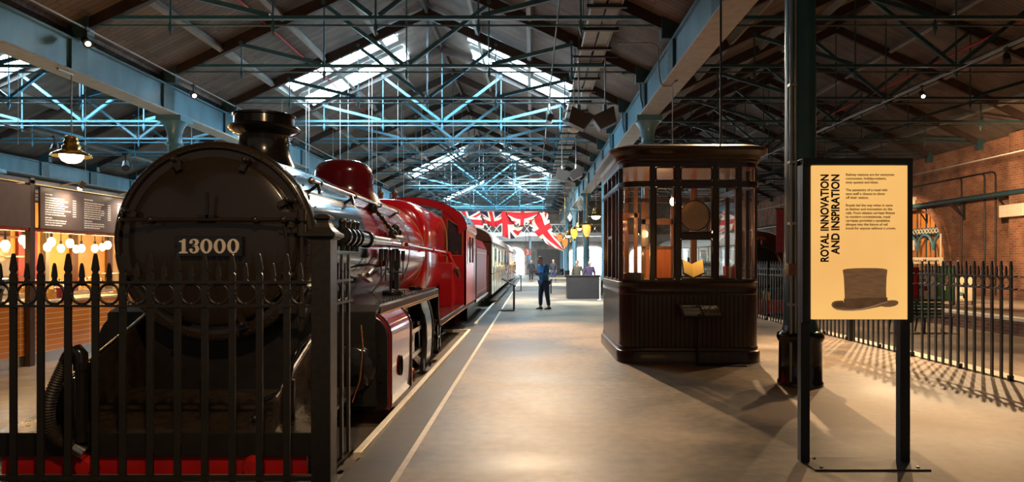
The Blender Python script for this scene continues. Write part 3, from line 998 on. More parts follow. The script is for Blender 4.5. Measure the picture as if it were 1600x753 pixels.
# running plate and valances
for sg in (-1, 1):
    X = lambda r: LX + sg * r
    xa, xb = sorted((X(0.55), X(1.29)))
    b = MB().box(xa, xb, 6.78, 10.95, 1.095, 1.12)
    b.box(xa, xb, 11.30, 15.45, 0.565, 0.59)
    cv = [(10.95, 1.12), (11.02, 1.09), (11.05, 1.0), (11.10, 0.75), (11.18, 0.63), (11.30, 0.59)]
    b.prism(cv + [(y - 0.03, z - 0.03) for y, z in reversed(cv)], 'x', xa, xb)
    b.box(xa, xb, 15.45, 17.95, 0.54, 0.58)
    rp = b.build('running_plate', M['black_gloss'], loco)
    rv = MB()
    for k in range(26):
        y = 6.85 + 4.05 * k / 25
        rv.cyl((X(1.25), y, 1.12), (X(1.25), y, 1.138), 0.014, n=8)
    rv.build('bolt_heads', M['steel'], rp)
    xv = X(1.285)
    v = MB().box(xv - 0.012, xv + 0.012, 6.78, 10.95, 0.985, 1.096).box(xv - 0.012, xv + 0.012, 11.28, 17.95, 0.47, 0.566)
    v.prism([(10.93, 1.096), (11.04, 1.0), (11.09, 0.75), (11.17, 0.62), (11.30, 0.566), (11.30, 0.47), (11.12, 0.53), (11.0, 0.70), (10.96, 0.985), (10.90, 0.985)], 'x', xv - 0.012, xv + 0.012)
    va = v.build('valance', M['valance'], loco)
    l = MB()
    xo = xv + sg * 0.014
    for z in (0.997, 1.022):
        l.box(xo - 0.003, xo + 0.003, 6.78, 10.93, z - 0.006, z + 0.006)
    l.box(xo - 0.003, xo + 0.003, 11.30, 17.9, 0.484, 0.496)
    tag(l.build('gold_lining', M['gold_line'], va), 'straw yellow lining along the valance')
    # sloping frame plate beside the front deck
    xp = X(0.86)
    MB().prism([(6.55, 0.30), (6.55, 1.06), (6.32, 0.97), (5.72, 0.74), (5.16, 0.50), (5.12, 0.26)], 'x', xp - 0.018, xp + 0.018).build('frame_plate', M['dusty_black'], loco, bev=0.006)
    lp = MB().tube([(xp, 6.5, 1.06), (xp, 6.32, 0.985), (xp, 5.72, 0.755), (xp, 5.16, 0.515)], 0.016, 8)
    lp.build('frame_edge', M['steel'], loco)
    # front step plate joining deck to the running plate
    b = MB().prism([(6.78, 1.12), (6.60, 1.06), (6.60, 1.02), (6.78, 1.07)], 'x', *sorted((X(0.55), X(1.29))))
    b.box(*sorted((X(0.55), X(1.29))), 6.58, 6.62, 0.15, 1.05)
    b.build('front_plate', M['black'], loco)

    # cylinder with its cladding
    xi, xo = X(0.70), X(1.41)
    prof = [(0, 0.09), (0.71, 0.09)] + [(0.71 - 0.26 * (1 - cos(PI / 2 * i / 8)), 0.80 + 0.26 * sin(PI / 2 * i / 8)) for i in range(9)] + [(0.20, 1.075), (0, 1.06)]
    prof[1] = (0.68, 0.09)
    prof.insert(2, (0.71, 0.13))
    body = MB().prism([(X(0.70 + u), z) for u, z in prof], 'y', 6.72, 7.86, smooth=True)
    cyl = body.build('cylinder', M['crimson'], loco)
    c = MB()
    c.prism([(X(0.70 + u * 0.985), 0.105 + (z - 0.09) * 0.97) for u, z in prof], 'y', 6.62, 6.72)
    c.lathe([(0.001, -0.10), (0.20, -0.10), (0.23, -0.08), (0.25, 0.0)], (X(1.06), 6.62, 0.52), 32, 'y')
    for k in range(14):
        a = 2 * PI * k / 14
        c.cyl((X(1.06) + 0.30 * cos(a), 6.62, 0.52 + 0.30 * sin(a)), (X(1.06) + 0.30 * cos(a), 6.60, 0.52 + 0.30 * sin(a)), 0.014, n=6)
    c.build('cylinder_cover', M['black_gloss'], cyl)
    for y in (6.735, 7.845):
        pts = [(X(0.70 + u), y, z) for u, z in prof[1:]]
        e = MB().tube(pts, 0.016, 6)
        tag(e.build('edge_beading', M['black_gloss'], cyl), 'black beading with gold edge round the cylinder cladding')
    o = MB().lathe([(0.001, 0), (0.075, 0), (0.085, 0.012), (0.075, 0.02)], (X(1.41), 7.20, 0.45), 24, 'x')
    for vtx in range(len(o.v)):
        x, y, z = o.v[vtx]
        o.v[vtx] = (X(1.41) + sg * abs(x - X(1.41)), 7.20 + (y - 7.20) * 0.95, 0.45 + (z - 0.45) * 1.35)
    o.build('oval_port', M['black_gloss'], cyl)

    # wheels, rods and motion
    for y, r in ((8.75, 0.84), (11.05, 0.84), (13.55, 0.84), (6.35, 0.52)):
        zc = -0.80 + r
        xw = X(0.78)
        w = MB().lathe([(r - 0.10, -0.07), (r, -0.07), (r + 0.03, 0.07 * sg * 1.0), (r - 0.10, 0.07)], (xw, y, zc), 48, 'x')
        w.lathe([(0.001, -0.08), (0.14, -0.08), (0.14, 0.08), (0.001, 0.08)], (xw, y, zc), 20, 'x')
        for k in range(16):
            a = 2 * PI * k / 16
            w.bar((xw, y + 0.12 * cos(a), zc + 0.12 * sin(a)), (xw, y + (r - 0.08) * cos(a), zc + (r - 0.08) * sin(a)), 0.045, 0.06, up=(1, 0, 0))
        wh = w.build('wheel', M['black'], loco)
        if r > 0.6:
            MB().cyl((X(0.84), y, -0.2), (X(1.08), y, -0.2), 0.07, n=16).build('crank_pin', M['steel'], wh)
    MB().box(*sorted((X(0.96), X(1.02))), 8.6, 13.7, -0.26, -0.13).build('coupling_rod', M['steel'], loco, bev=0.01)
    MB().bar((X(1.06), 9.2, 0.45), (X(1.06), 11.05, -0.2), 0.05, 0.13).build('connecting_rod', M['steel'], loco)
    m = MB().box(*sorted((X(0.95), X(1.22))), 7.9, 9.75, 0.58, 0.64).box(*sorted((X(0.95), X(1.22))), 7.9, 9.75, 0.26, 0.32)
    m.cyl((X(1.07), 7.8, 0.45), (X(1.07), 9.1, 0.45), 0.04, n=12).box(*sorted((X(0.98), X(1.2))), 8.9, 9.3, 0.32, 0.58)
    m.build('slide_bar', M['steel'], loco)
    mp_ = [(9.15, 1.09), (9.75, 1.09), (9.98, 0.98), (10.25, 0.82), (10.42, 0.66), (10.48, 0.5), (10.42, 0.25), (10.18, -0.02), (9.70, -0.02), (9.86, 0.2), (9.92, 0.42), (9.88, 0.62), (9.70, 0.80), (9.45, 0.92)]
    MB().prism(mp_, 'x', *sorted((X(1.20), X(1.28)))).build('motion_bracket', M['black_gloss'], loco, bev=0.012)
    ed = MB().tube([(X(1.285), y, z) for y, z in mp_[1:8]], 0.012, 8)
    ed.build('bracket_edge', M['black_gloss'], loco)
    MB().tube([(X(1.15), 8.95, 1.08), (X(1.15), 8.98, 0.85), (X(1.19), 9.1, 0.72), (X(1.2), 9.12, 0.5), (X(1.15), 9.0, 0.35)], 0.022, 8).build('sand_pipe', M['rail_steel'], loco)
    MB().torus((X(1.22), 9.05, 0.0), 0.12, 0.014, 'x').build('eccentric_ring', M['copper'], loco)
    st = MB().box(*sorted((X(1.0), X(1.28))), 11.05, 11.35, 0.05, 0.09).box(*sorted((X(1.0), X(1.28))), 11.05, 11.35, 0.30, 0.33)
    for y in (11.07, 11.33):
        st.box(*sorted((X(1.25), X(1.28))), y - 0.02, y + 0.02, 0.05, 0.55)
    st.build('foot_step', M['black_gloss'], loco)
    MB().box(*sorted((X(0.50), X(0.56))), 6.6, 17.5, -0.25, 1.0).build('main_frame', M['black'], loco)

# saddle, front deck and buffer beam
MB().prism([(LX - 0.72, 0.30), (LX + 0.72, 0.30), (LX + 0.66, 1.10), (LX + 0.78, 1.30), (LX - 0.78, 1.30), (LX - 0.66, 1.10)], 'y', 6.22, 7.9).build('saddle', M['black'], loco)
MB().prism([(5.06, 0.255), (5.06, 0.28), (6.30, 0.39), (6.30, 0.36)], 'x', LX - 1.18, LX + 1.18).build('front_deck', M['dusty_black'], loco)
MB().box(LX - 1.13, LX + 1.13, 5.06, 5.10, -0.05, 0.26).build('buffer_beam', M['beam_red'], loco)
MB().box(LX - 1.18, LX + 1.18, 5.03, 5.06, 0.11, 0.285).build('beam_dark_band', M['black'], loco, bev=0.005)  # black band over the upper half of the red beam
for x in (-3.27, -2.05):
    b = MB().lathe([(0.001, -0.10), (0.055, -0.095), (0.075, -0.06), (0.08, 0.0)], (x, 5.06, 0.045), 24, 'y')
    b.build('round_boss', M['beam_red'], loco)
S5 = 214.0
hp = lambda px, py, y=4.965: ((px - 831) / 1067 * y, y, 1.55 - (py - 408) / 1067 * y)
MB().tube([hp(127, 690), hp(127, 600), hp(127, 566)], 0.040, 14).tube([hp(127, 578), hp(127, 566)], 0.052, 14).tube([hp(119, 690), hp(118, 590)], 0.014, 8).tube(
    [hp(127, 568), hp(126, 554), hp(120, 547), hp(113, 549), hp(107, 556), hp(103, 565)], 0.047, 14).build('vacuum_pipe', M['black_gloss'], loco)
ctrl = [hp(104, 563), hp(97, 578), hp(88, 597), hp(79, 620), hp(75, 645), hp(79, 668), hp(90, 685), hp(106, 694), hp(122, 701)]
pts = []
for i in range(len(ctrl) - 1):
    p0, p1, p2, p3 = (Vector(ctrl[max(0, min(len(ctrl) - 1, i + d))]) for d in (-1, 0, 1, 2))
    for k in range(10):
        t = k / 10
        pts.append(0.5 * ((2 * p1) + (p2 - p0) * t + (2 * p0 - 5 * p1 + 4 * p2 - p3) * t * t + (3 * p1 - p0 - 3 * p2 + p3) * t ** 3))
MB().tube(pts, [0.043 + 0.0045 * (1 if i % 2 else -1) for i in range(len(pts))], 16).build('brake_hose', M['rubber'], loco)
MB().cyl(hp(118, 699), hp(134, 708), 0.05, n=14).build('hose_coupling', M['steel'], loco)
hk = MB().cyl((-2.60, 5.4, 0.3), (-2.60, 5.4, 0.62), 0.025, n=10).box(-2.63, -2.57, 5.35, 5.45, 0.29, 0.33)
hk.build('lamp_post_iron', M['black'], loco)
lc = MB().cyl((-1.90, 5.35, 0.28), (-1.90, 5.35, 0.62), 0.045, n=12)
lc.tube([(-1.90, 5.35, 0.62), (-1.88, 5.35, 0.76), (-1.84, 5.40, 0.88), (-1.80, 5.6, 0.95)], 0.02, 8)
lc.tube([(-2.15, 5.30, 0.30), (-2.12, 5.30, 0.45), (-2.02, 5.32, 0.50), (-1.9, 5.35, 0.55)], 0.018, 8).sphere((-2.15, 5.3, 0.33), 0.035, 10)
lc.build('steam_cock', M['black_gloss'], loco)
MB().tube([(-1.60, 6.4, 0.95), (-1.57, 6.35, 0.75), (-1.59, 6.3, 0.45), (-1.66, 6.3, 0.25)], 0.009, 8).build('copper_pipe', M['copper'], loco)

# handrails and fittings on the right-hand side of the boiler, mirrored on the far side
for sg in (-1, 1):
    X = lambda r: LX + sg * r
    h_ = MB().cyl((X(0.75), 6.36, 2.30), (X(0.75), 10.5, 2.30), 0.020, n=10)
    h_.sphere((X(0.75), 6.36, 2.30), 0.035, 12)
    rail = h_.build('handrail', M['rail_steel'], loco)
    k_ = MB()
    for y in (6.6, 7.9, 9.2, 10.4):
        k_.sphere((X(0.75), y, 2.30), 0.033, 10).cyl((X(0.75), y, 2.30), (X(0.64), y, 2.22), 0.018, n=8)
    k_.build('handrail_knob', M['black_gloss'], rail)
    for y in (6.55, 7.75):                                              # curved lifting arm below the rail
        MB().tube([(X(0.75), y, 2.29), (X(0.775), y - 0.05, 2.24), (X(0.80), y - 0.10, 2.20), (X(0.81), y - 0.16, 2.19)], [0.02, 0.018, 0.022, 0.012], 8).build('rail_bracket', M['black_gloss'], rail)
X = lambda r: LX + r
ej = MB().cyl((X(0.97), 6.55, 1.79), (X(0.97), 7.55, 1.79), 0.075, n=18).cyl((X(0.97), 7.50, 1.79), (X(0.97), 7.60, 1.79), 0.095, n=18)
for y in (6.6, 6.78, 6.95, 7.1):
    ej.cyl((X(0.97), y, 1.79), (X(0.97), y, 1.92), 0.035, n=10).sphere((X(0.97), y, 1.93), 0.042, 10).cyl((X(0.97), y, 1.65), (X(0.97), y, 1.79), 0.03, n=8)
    ej.lathe([(0.07, -0.02), (0.095, -0.02), (0.095, 0.02), (0.07, 0.02)], (X(0.97), y, 1.79), 16, 'y')
ej.cyl((X(0.80), 7.0, 1.79), (X(0.97), 7.0, 1.79), 0.03, n=8)
ejo = ej.build('ejector', M['black_gloss'], loco)
MB().cyl((X(0.97), 7.6, 1.79), (X(0.97), 8.75, 1.79), 0.058, n=18).build('steam_pipe', M['steel'], loco)
MB().cyl((X(0.97), 8.7, 1.79), (X(0.97), 9.25, 1.79), 0.062, n=18).sphere((X(0.97), 9.27, 1.79), 0.06, 14).build('red_pipe_end', M['crimson'], loco)
st = MB().cyl((X(0.93), 9.35, 1.12), (X(0.93), 9.35, 1.72), 0.05, n=14).cyl((X(0.93), 9.35, 1.45), (X(0.93), 9.35, 1.70), 0.07, n=14).cyl((X(0.93), 9.35, 1.12), (X(0.93), 9.35, 1.16), 0.14, n=18)
st.torus((X(0.93), 9.35, 1.40), 0.09, 0.014, 'z')
for dy, dz in ((-0.16, 1.92), (0.0, 2.0), (0.18, 1.95), (0.28, 1.86)):
    st.sphere((X(0.93), 9.35 + dy, dz), 0.062, 12).cyl((X(0.93), 9.35 + dy, 1.76), (X(0.93), 9.35 + dy, dz), 0.045, n=10)
st.cyl((X(0.93), 9.1, 1.85), (X(0.93), 9.7, 1.85), 0.065, n=14)
st.tube([(X(0.93), 9.3, 1.15), (X(0.95), 8.95, 1.18), (X(0.97), 8.85, 1.35), (X(0.97), 8.85, 1.7)], 0.016, 8)
st.tube([(X(0.93), 9.35, 1.42), (X(0.93), 8.7, 1.46), (X(0.93), 8.0, 1.45), (X(0.95), 7.7, 1.40)], 0.022, 8)
st.build('lubricator_stand', M['black'], loco)
for (ya, y) in ((8.3, 0), (8.55, 0), (9.0, 0), (9.7, 0)):
    MB().cyl((X(0.97), ya, 1.70), (X(0.97), ya, 1.56), 0.03, n=10).cyl((X(0.97), ya, 1.56), (X(0.97), ya, 1.30), 0.009, n=6).build('drip_valve', M['black'], loco)
cv = MB().sphere((X(0.73), 8.85, 2.24), 0.075, 12).cyl((X(0.60), 8.85, 2.2), (X(0.78), 8.85, 2.26), 0.05, n=12)
for i in range(7):
    t = i / 6
    cv.sphere((X(0.76 + 0.18 * t), 8.9 + 0.35 * t, 2.22 - 0.30 * t), 0.034, 8)
cv.tube([(X(0.76), 8.9, 2.22), (X(0.94), 9.25, 1.92)], 0.02, 8)
cv.build('clack_valve', M['black'], loco)
lub = MB().lathe([(0.001, 0), (0.13, 0), (0.14, 0.02), (0.13, 0.05), (0.001, 0.05)], (X(1.02), 8.75, 1.12), 24)
lub.lathe([(0.001, 0), (0.10, 0), (0.11, 0.02), (0.10, 0.045), (0.001, 0.045)], (X(1.03), 10.4, 1.12), 24)
lub.build('oil_box', M['black_gloss'], loco)
rr_ = MB().tube([(X(0.98), 9.9, 1.79), (X(0.99), 14.5, 1.74), (X(1.01), 14.65, 1.70)], 0.032, 10).lathe([(0.03, -0.05), (0.055, -0.04), (0.055, 0.04), (0.03, 0.05)], (X(0.985), 12.45, 1.76), 16, 'y')
rr_.tube([(X(1.01), 14.62, 1.72), (X(1.10), 14.8, 1.50), (X(1.17), 14.95, 1.36)], [0.055, 0.04, 0.04], 10)
rr_.build('reach_rod', M['crimson'], loco)
MB().cyl((X(1.15), 14.93, 1.40), (X(1.20), 15.02, 1.20), 0.06, 0.03, 12).build('reach_rod_end', M['black_gloss'], loco)

# tender behind the cab
M['tender_red'] = mat('tender_crimson_paint', (0.42, 0.010, 0.014), 0.42, var=0.08, spec=0.2)
tender = thing('tender', (LX, 21.0, -0.8), 'crimson coal tender coupled behind the locomotive cab, mirror-polished sides', 'tender')
t = MB().box(LX - 1.26, LX + 1.26, 18.45, 23.3, 0.52, 1.95)
t.prism([(LX - 1.26, 1.95), (LX + 1.26, 1.95), (LX + 1.12, 2.22), (LX - 1.12, 2.22)], 'y', 18.6, 23.1)
t.build('tank', M['tender_red'], tender, bev=0.03)
t = MB().box(LX - 1.31, LX + 1.31, 18.3, 23.5, 0.44, 0.52)
t.build('footplate', M['black_gloss'], tender)
l = MB()
for z in (0.66, 1.80):
    l.box(LX + 1.262, LX + 1.268, 18.6, 23.15, z - 0.008, z + 0.008)
for y in (18.6, 23.15):
    l.box(LX + 1.262, LX + 1.268, y - 0.008, y + 0.008, 0.66, 1.80)
tag(l.build('gold_lining', M['gold_line'], tender), 'straw yellow lining')
for sg in (-1, 1):
    for y in (18.38, 23.4):
        MB().cyl((LX + sg * 1.29, y, 0.55), (LX + sg * 1.29, y, 1.75), 0.018, n=8).build('grab_rail', M['rail_steel'], tender)
    MB().box(*sorted((LX + sg * 0.98, LX + sg * 1.05)), 18.5, 23.2, -0.3, 0.44).build('tender_frame', M['black_gloss'], tender)
    for y in (19.2, 21.0, 22.7):
        w = MB().lathe([(0.001, -0.07), (0.62, -0.07), (0.65, 0.07), (0.001, 0.07)], (LX + sg * 0.78, y, -0.15), 32, 'x')
        w.build('wheel', M['crimson_dark'], tender)
MB().prism([(LX - 0.9, 2.20), (LX + 0.9, 2.20), (LX + 0.55, 2.42), (LX + 0.1, 2.50), (LX - 0.5, 2.44)], 'y', 18.9, 22.2).build('coal', mat('coal', (0.015, 0.015, 0.016), 0.5, var=0.5, scale=18, bump=1.0), tender)


# ------------------------------------------------------------------ spiked iron railings
def make_fence(loc, n, label, rz=0.0, pitch=0.191, first=0.5, group=None, rails_to=None, feet=()):
    t = thing('iron_railing', loc, label, 'railing', group)
    x0, y, z0 = loc
    tallp = [(0.0235, 0.0), (0.0235, 1.455), (0.016, 1.468), (0.016, 1.476), (0.025, 1.488), (0.025, 1.50), (0.010, 1.590), (0.004, 1.604)]
    shortp = [(0.009, 1.395), (0.018, 1.410), (0.012, 1.425), (0.019, 1.445), (0.010, 1.515), (0.003, 1.537)]
    L = n * pitch if rails_to is None else rails_to
    for z, h in ((1.402, 0.018), (1.238, 0.018), (0.035, 0.03)):
        MB().box(x0, x0 + L, y - 0.02, y + 0.02, z0 + z - h / 2, z0 + z + h / 2).build('rail', M['fence'], t)
    tp = sp = rg = None
    for i in range(n):
        dx = (i + first) * pitch
        if tp is None:
            q = [(x0 + dx - w_, z0 + z) for w_, z in tallp] + [(x0 + dx + w_, z0 + z) for w_, z in reversed(tallp)]
            tp = MB().prism(q, 'y', y - 0.011, y + 0.011).build('spear_bar', M['fence'], t, bev=0.003)
            xs = x0 + dx + pitch / 2
            q = [(xs - w_, z0 + z) for w_, z in shortp] + [(xs + w_, z0 + z) for w_, z in reversed(shortp)]
            sp = MB().prism(q, 'y', y - 0.009, y + 0.009).build('short_spike', M['fence'], t, bev=0.002)
            r = MB().torus((xs, y, z0 + 1.320), 0.070, 0.0095, 'y', 28, 8)
            for a in (90, 270, 0, 180):
                r.sphere((xs + 0.072 * cos(math.radians(a)), y, z0 + 1.32 + 0.070 * sin(math.radians(a))), 0.014, 8)
            rg = r.build('ring', M['fence'], t)
            d0 = dx
        else:
            for p in (tp, sp, rg):
                if p is not tp and dx + pitch / 2 > L - 0.02:
                    continue
                c = p.copy()
                COL.objects.link(c)
                c.parent = t
                c.location = (dx - d0, 0, 0)
    for fx in feet:
        MB().box(x0 + fx - 0.02, x0 + fx + 0.02, y - 0.03, y + 0.03, z0 - 0.02, z0 + 0.12).build('foot', M['fence'], t)
    t.rotation_euler = (0, 0, rz)
    return t


FY = 4.77
make_fence((-4.68, FY, 0.0), 16, 'black spiked railing across the front of the locomotive, with rings between rails', first=0.54, rails_to=3.155)
make_fence((-1.45, 4.868, 0.0), 3, 'short end of black spiked railing running back from the square post', rz=PI / 2, first=0.75, rails_to=0.60)
gp = thing('gate_post', (-1.452, 4.775, 0), 'square black iron gate post with stepped cap at the railing corner', 'post')
MB().box(-1.519, -1.385, 4.69, 4.86, 0, 1.72).build('post_shaft', M['fence'], gp, bev=0.006)
cap = MB().lathe([(0.085, 1.70), (0.118, 1.722), (0.118, 1.740), (0.090, 1.758), (0.062, 1.785), (0.046, 1.815), (0.046, 1.832), (0.062, 1.846), (0.062, 1.858), (0.030, 1.878), (0.001, 1.886)], (-1.452, 4.775, 0), 4, rot=PI / 4, smooth=False)
for i, (x, y, z) in enumerate(cap.v):
    cap.v[i] = (-1.452 + (x + 1.452) * 1.3, 4.775 + (y - 4.775) * 1.35, z)
cap.build('post_cap', M['fence'], gp)
fy = [6.4 + 2.292 * j for j in range(10)]
for j, y in enumerate(fy):
    make_fence((6.2, y + 0.05, -0.05), 12, 'black spiked railing panel along the right platform edge, %s from the front' % ORD[j], rz=PI / 2, pitch=0.1827, first=0.5, rails_to=2.192,
               group='railing panels along the right platform edge', feet=(0.1, 1.15))
    ps = MB().box(6.16, 6.24, y - 0.04, y + 0.04, 0, 1.62).lathe([(0.05, 1.62), (0.06, 1.64), (0.03, 1.69), (0.001, 1.72)], (6.2, y, 0), 4, rot=PI / 4, smooth=False)
    if j in (3, 6, 9):
        tag(ps.build('railing_post', M['fence'], None, loc=(6.2, y, 0)), 'square black railing post on the right platform edge, %s from the front' % ORD[(3, 6, 9).index(j)], 'post')

# ------------------------------------------------------------------ wooden booth
BX0, BX1, BY0, BY1, BR = 1.36, 3.50, 10.36, 13.25, 0.30


def rrect(x0, x1, y0, y1, r, n=12):
    out = []
    for cx, cy, a in ((x1 - r, y0 + r, -90), (x1 - r, y1 - r, 0), (x0 + r, y1 - r, 90), (x0 + r, y0 + r, 180)):
        for i in range(n + 1):
            t = math.radians(a + 90 * i / n)
            out.append((cx + r * cos(t), cy + r * sin(t)))
    return out


def bout(off, n=12):
    return rrect(BX0 - off, BX1 + off, BY0 - off, BY1 + off, max(0.02, BR + off), n)


def loft(b, prof, mi=0, smooth=True, n=12):
    """prof: (offset from the booth outline, height) from bottom to top"""
    rings = [[(x, y, z) for x, y in bout(o, n)] for o, z in prof]
    k = len(rings[0])
    vs = [p for r in rings for p in r]
    fs = [(i * k + j, i * k + (j + 1) % k, (i + 1) * k + (j + 1) % k, (i + 1) * k + j) for i in range(len(rings) - 1) for j in range(k)]
    b.add(vs, fs, mi, smooth)
    b.add(rings[0], [tuple(range(k - 1, -1, -1))], mi)
    b.add(rings[-1], [tuple(range(k))], mi)


def grooved(off, pitch=0.068, g=0.007):
    """booth outline cut by the V grooves of its matchboarding"""
    pts = bout(off, 14)
    segs = []
    total = 0
    for i in range(len(pts)):
        a, c = Vector(pts[i]), Vector(pts[(i + 1) % len(pts)])
        segs.append((a, c, total))
        total += (c - a).length
    n = round(total / pitch)
    st = sorted([(s0, None) for _, _, s0 in segs] + [(total * k / n + d, m) for k in range(n) for d, m in ((0, 0), (0.006, g), (0.012, 0))], key=lambda q: q[0])
    out = []
    for s, m in st:
        for a, c, s0 in segs:
            L = (c - a).length
            if s0 - 1e-9 <= s <= s0 + L + 1e-9 and L > 1e-9:
                d = (c - a) / L
                p = a + d * (s - s0)
                nrm = Vector((d.y, -d.x))
                p = p - nrm * (m or 0)
                if not out or (Vector(out[-1]) - p).length > 1e-4:
                    out.append((p.x, p.y))
                break
    return out


booth = thing('ticket_booth', ((BX0 + BX1) / 2, (BY0 + BY1) / 2, 0), 'dark wooden booth with rounded corners and glazed upper half on the platform', 'booth')
b = MB()
loft(b, [(0.045, 0), (0.045, 0.15), (0.035, 0.165), (0.035, 0.175), (0.012, 0.185), (0.012, 0.195)])
b.build('plinth', M['wood'], booth)
b = MB().prism(grooved(0.0), 'z', 0.19, 1.07)
b.build('boarded_wall', M['wood'], booth)
b = MB()
loft(b, [(0.004, 0.19), (0.012, 0.195), (0.012, 0.235), (0.003, 0.245)])
b.build('lower_rail', M['wood'], booth)
b = MB()
loft(b, [(0.004, 1.04), (0.012, 1.05), (0.012, 1.062), (0.006, 1.07), (0.006, 1.19), (0.02, 1.205), (0.022, 1.225), (0.0, 1.235)])
b.build('sill_rail', M['wood'], booth)


def hoop(b, off_o, off_i, z0, z1, n=12):
    o, i_ = bout(off_o, n), bout(off_i, n)
    k = len(o)
    vs = [(x, y, z) for z in (z0, z1) for r in (o, i_) for x, y in r]
    fs = []
    for j in range(k):
        q = (j + 1) % k
        fs += [(j, q, 2 * k + q, 2 * k + j), (k + j, 3 * k + j, 3 * k + q, k + q), (2 * k + j, 2 * k + q, 3 * k + q, 3 * k + j), (j, k + j, k + q, q)]
    b.add(vs, fs, 0, False)


b = MB()
hoop(b, 0.012, -0.07, 2.68, 2.765)
hoop(b, 0.025, -0.03, 2.70, 2.745)
b.build('transom', M['wood'], booth)
b = MB()
hoop(b, 0.005, -0.07, 2.985, 3.12)
prof = [(0.012, 3.05), (0.03, 3.07), (0.03, 3.10), (0.05, 3.115), (0.055, 3.15), (0.085, 3.175), (0.14, 3.215), (0.16, 3.235), (0.16, 3.275), (0.12, 3.29), (0.02, 3.32), (-0.4, 3.36)]
loft(b, [(-0.2, 3.05)] + prof)
b.build('cornice', M['wood'], booth)
b = MB()
loft(b, [(-0.07, 2.99), (-0.07, 3.02)])
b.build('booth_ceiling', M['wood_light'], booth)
b = MB()
hoop(b, 0.0, -0.05, 1.235, 1.27)
b.build('window_bottom_rail', M['wood'], booth)

MX = [(1.795, 1.875), (2.175, 2.255), (2.745, 2.825), (3.115, 3.19)]
MY = [(10.62, 10.69), (10.98, 11.03), (11.52, 11.60), (12.12, 12.19), (12.80, 12.88)]
for i, (a, c) in enumerate(MX):
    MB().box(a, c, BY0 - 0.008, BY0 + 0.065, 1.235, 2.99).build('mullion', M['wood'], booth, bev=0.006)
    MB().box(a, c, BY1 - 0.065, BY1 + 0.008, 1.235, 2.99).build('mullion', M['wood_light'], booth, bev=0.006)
for a, c in MY:
    for x0, x1 in ((BX0 - 0.008, BX0 + 0.06), (BX1 - 0.06, BX1 + 0.008)):
        MB().box(x0, x1, a, c, 1.235, 2.99).build('mullion', M['wood'], booth, bev=0.006)
MB().box(2.255, 2.745, BY0 - 0.005, BY0 + 0.05, 1.895, 1.975).build('window_rail', M['wood'], booth, bev=0.006)
MB().box(BX0 - 0.005, BX0 + 0.045, 11.60, 12.12, 1.93, 1.98).build('window_rail', M['wood'], booth, bev=0.006)
c = MB()                                                                 # rounded inner frames of the lights
for (xa, xb, za, zb) in ((1.875, 2.175, 1.27, 2.68), (2.255, 2.745, 1.975, 2.68), (2.255, 2.745, 1.27, 1.895), (2.825, 3.115, 1.27, 2.68),
                         (1.875, 2.175, 2.765, 2.985), (2.255, 2.745, 2.765, 2.985), (2.825, 3.115, 2.765, 2.985)):
    p = rrect(xa + 0.012, xb - 0.012, za + 0.012, zb - 0.012, 0.03, 4)
    c.tube([(x, BY0 + 0.02, z) for x, z in p] + [(p[0][0], BY0 + 0.02, p[0][1])], 0.013, 6)
c.build('glazing_bead', M['wood_light'], booth)


def pane_strip(pts, z0, z1, name='window_pane'):
    vs = [(x, y, z) for z in (z0, z1) for x, y in pts]
    k = len(pts)
    b = MB()
    b.add(vs, [(i, i + 1, k + i + 1, k + i) for i in range(k - 1)], 0, True)
    return b.build(name, M['glass'], booth)


ol = bout(-0.03, 12)
cr = {'fr': ol[0:13], 'br': ol[13:26], 'bl': ol[26:39], 'fl': ol[39:52]}
for z0, z1 in ((1.27, 2.68), (2.765, 2.985)):
    for a, c in ((1.875, 2.175), (2.255, 2.745), (2.825, 3.115)):
        pane_strip([(a, BY0 + 0.03), (c, BY0 + 0.03)], z0, z1)
        pane_strip([(a, BY1 - 0.03), (c, BY1 - 0.03)], max(z0, 1.80) if z0 < 2 else z0, z1)
    pane_strip([(BX0 + 0.03, MY[0][0])] + cr['fl'] + [(MX[0][0], BY0 + 0.03)], z0, z1)
    pane_strip([(MX[3][1], BY0 + 0.03)] + cr['fr'] + [(BX1 - 0.03, MY[0][0])], z0, z1)
    pane_strip([(MX[0][0], BY1 - 0.03)] + cr['bl'] + [(BX0 + 0.03, MY[4][1])], z0, z1)
    pane_strip([(BX1 - 0.03, MY[4][1])] + cr['br'] + [(MX[3][1], BY1 - 0.03)], z0, z1)
    for i in range(4):
        for x in (BX0 + 0.03, BX1 - 0.03):
            pane_strip([(x, MY[i][1]), (x, MY[i + 1][0])], z0, z1)
# back door with orange lower panel, inner partition and counter
d = MB().box(2.10, 2.18, 13.05, 13.12, 0.2, 2.68).box(2.66, 2.76, 13.05, 13.12, 0.2, 2.68).box(2.10, 2.76, 13.05, 13.12, 1.78, 1.84).box(2.10, 2.76, 13.05, 13.12, 2.25, 2.36)
d.box(2.10, 2.76, 13.05, 13.12, 0.2, 1.18)
dd = d.build('back_door', M['wood_light'], booth, bev=0.006)
MB().box(2.18, 2.66, 13.07, 13.10, 1.18, 1.78).build('door_panel', M['orange_wood'], dd)
MB().box(2.18, 2.66, 13.08, 13.09, 1.84, 2.25).build('door_pane', M['glass'], dd)
d = MB()
for x in (1.90, 2.96):
    d.box(x, x + 0.07, 12.70, 12.77, 0.2, 2.98)
d.box(1.45, 2.0, 12.70, 12.76, 2.36, 2.45).box(1.45, 2.0, 12.70, 12.76, 1.22, 1.30)
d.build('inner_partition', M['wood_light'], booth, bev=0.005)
loftc = MB().prism(bout(-0.08, 8), 'z', 0.02, 0.06)
loftc.build('booth_floor', M['wood'], booth)
MB().box(1.72, 3.12, 10.46, 10.98, 1.19, 1.235).build('ticket_counter', M['wood'], booth)
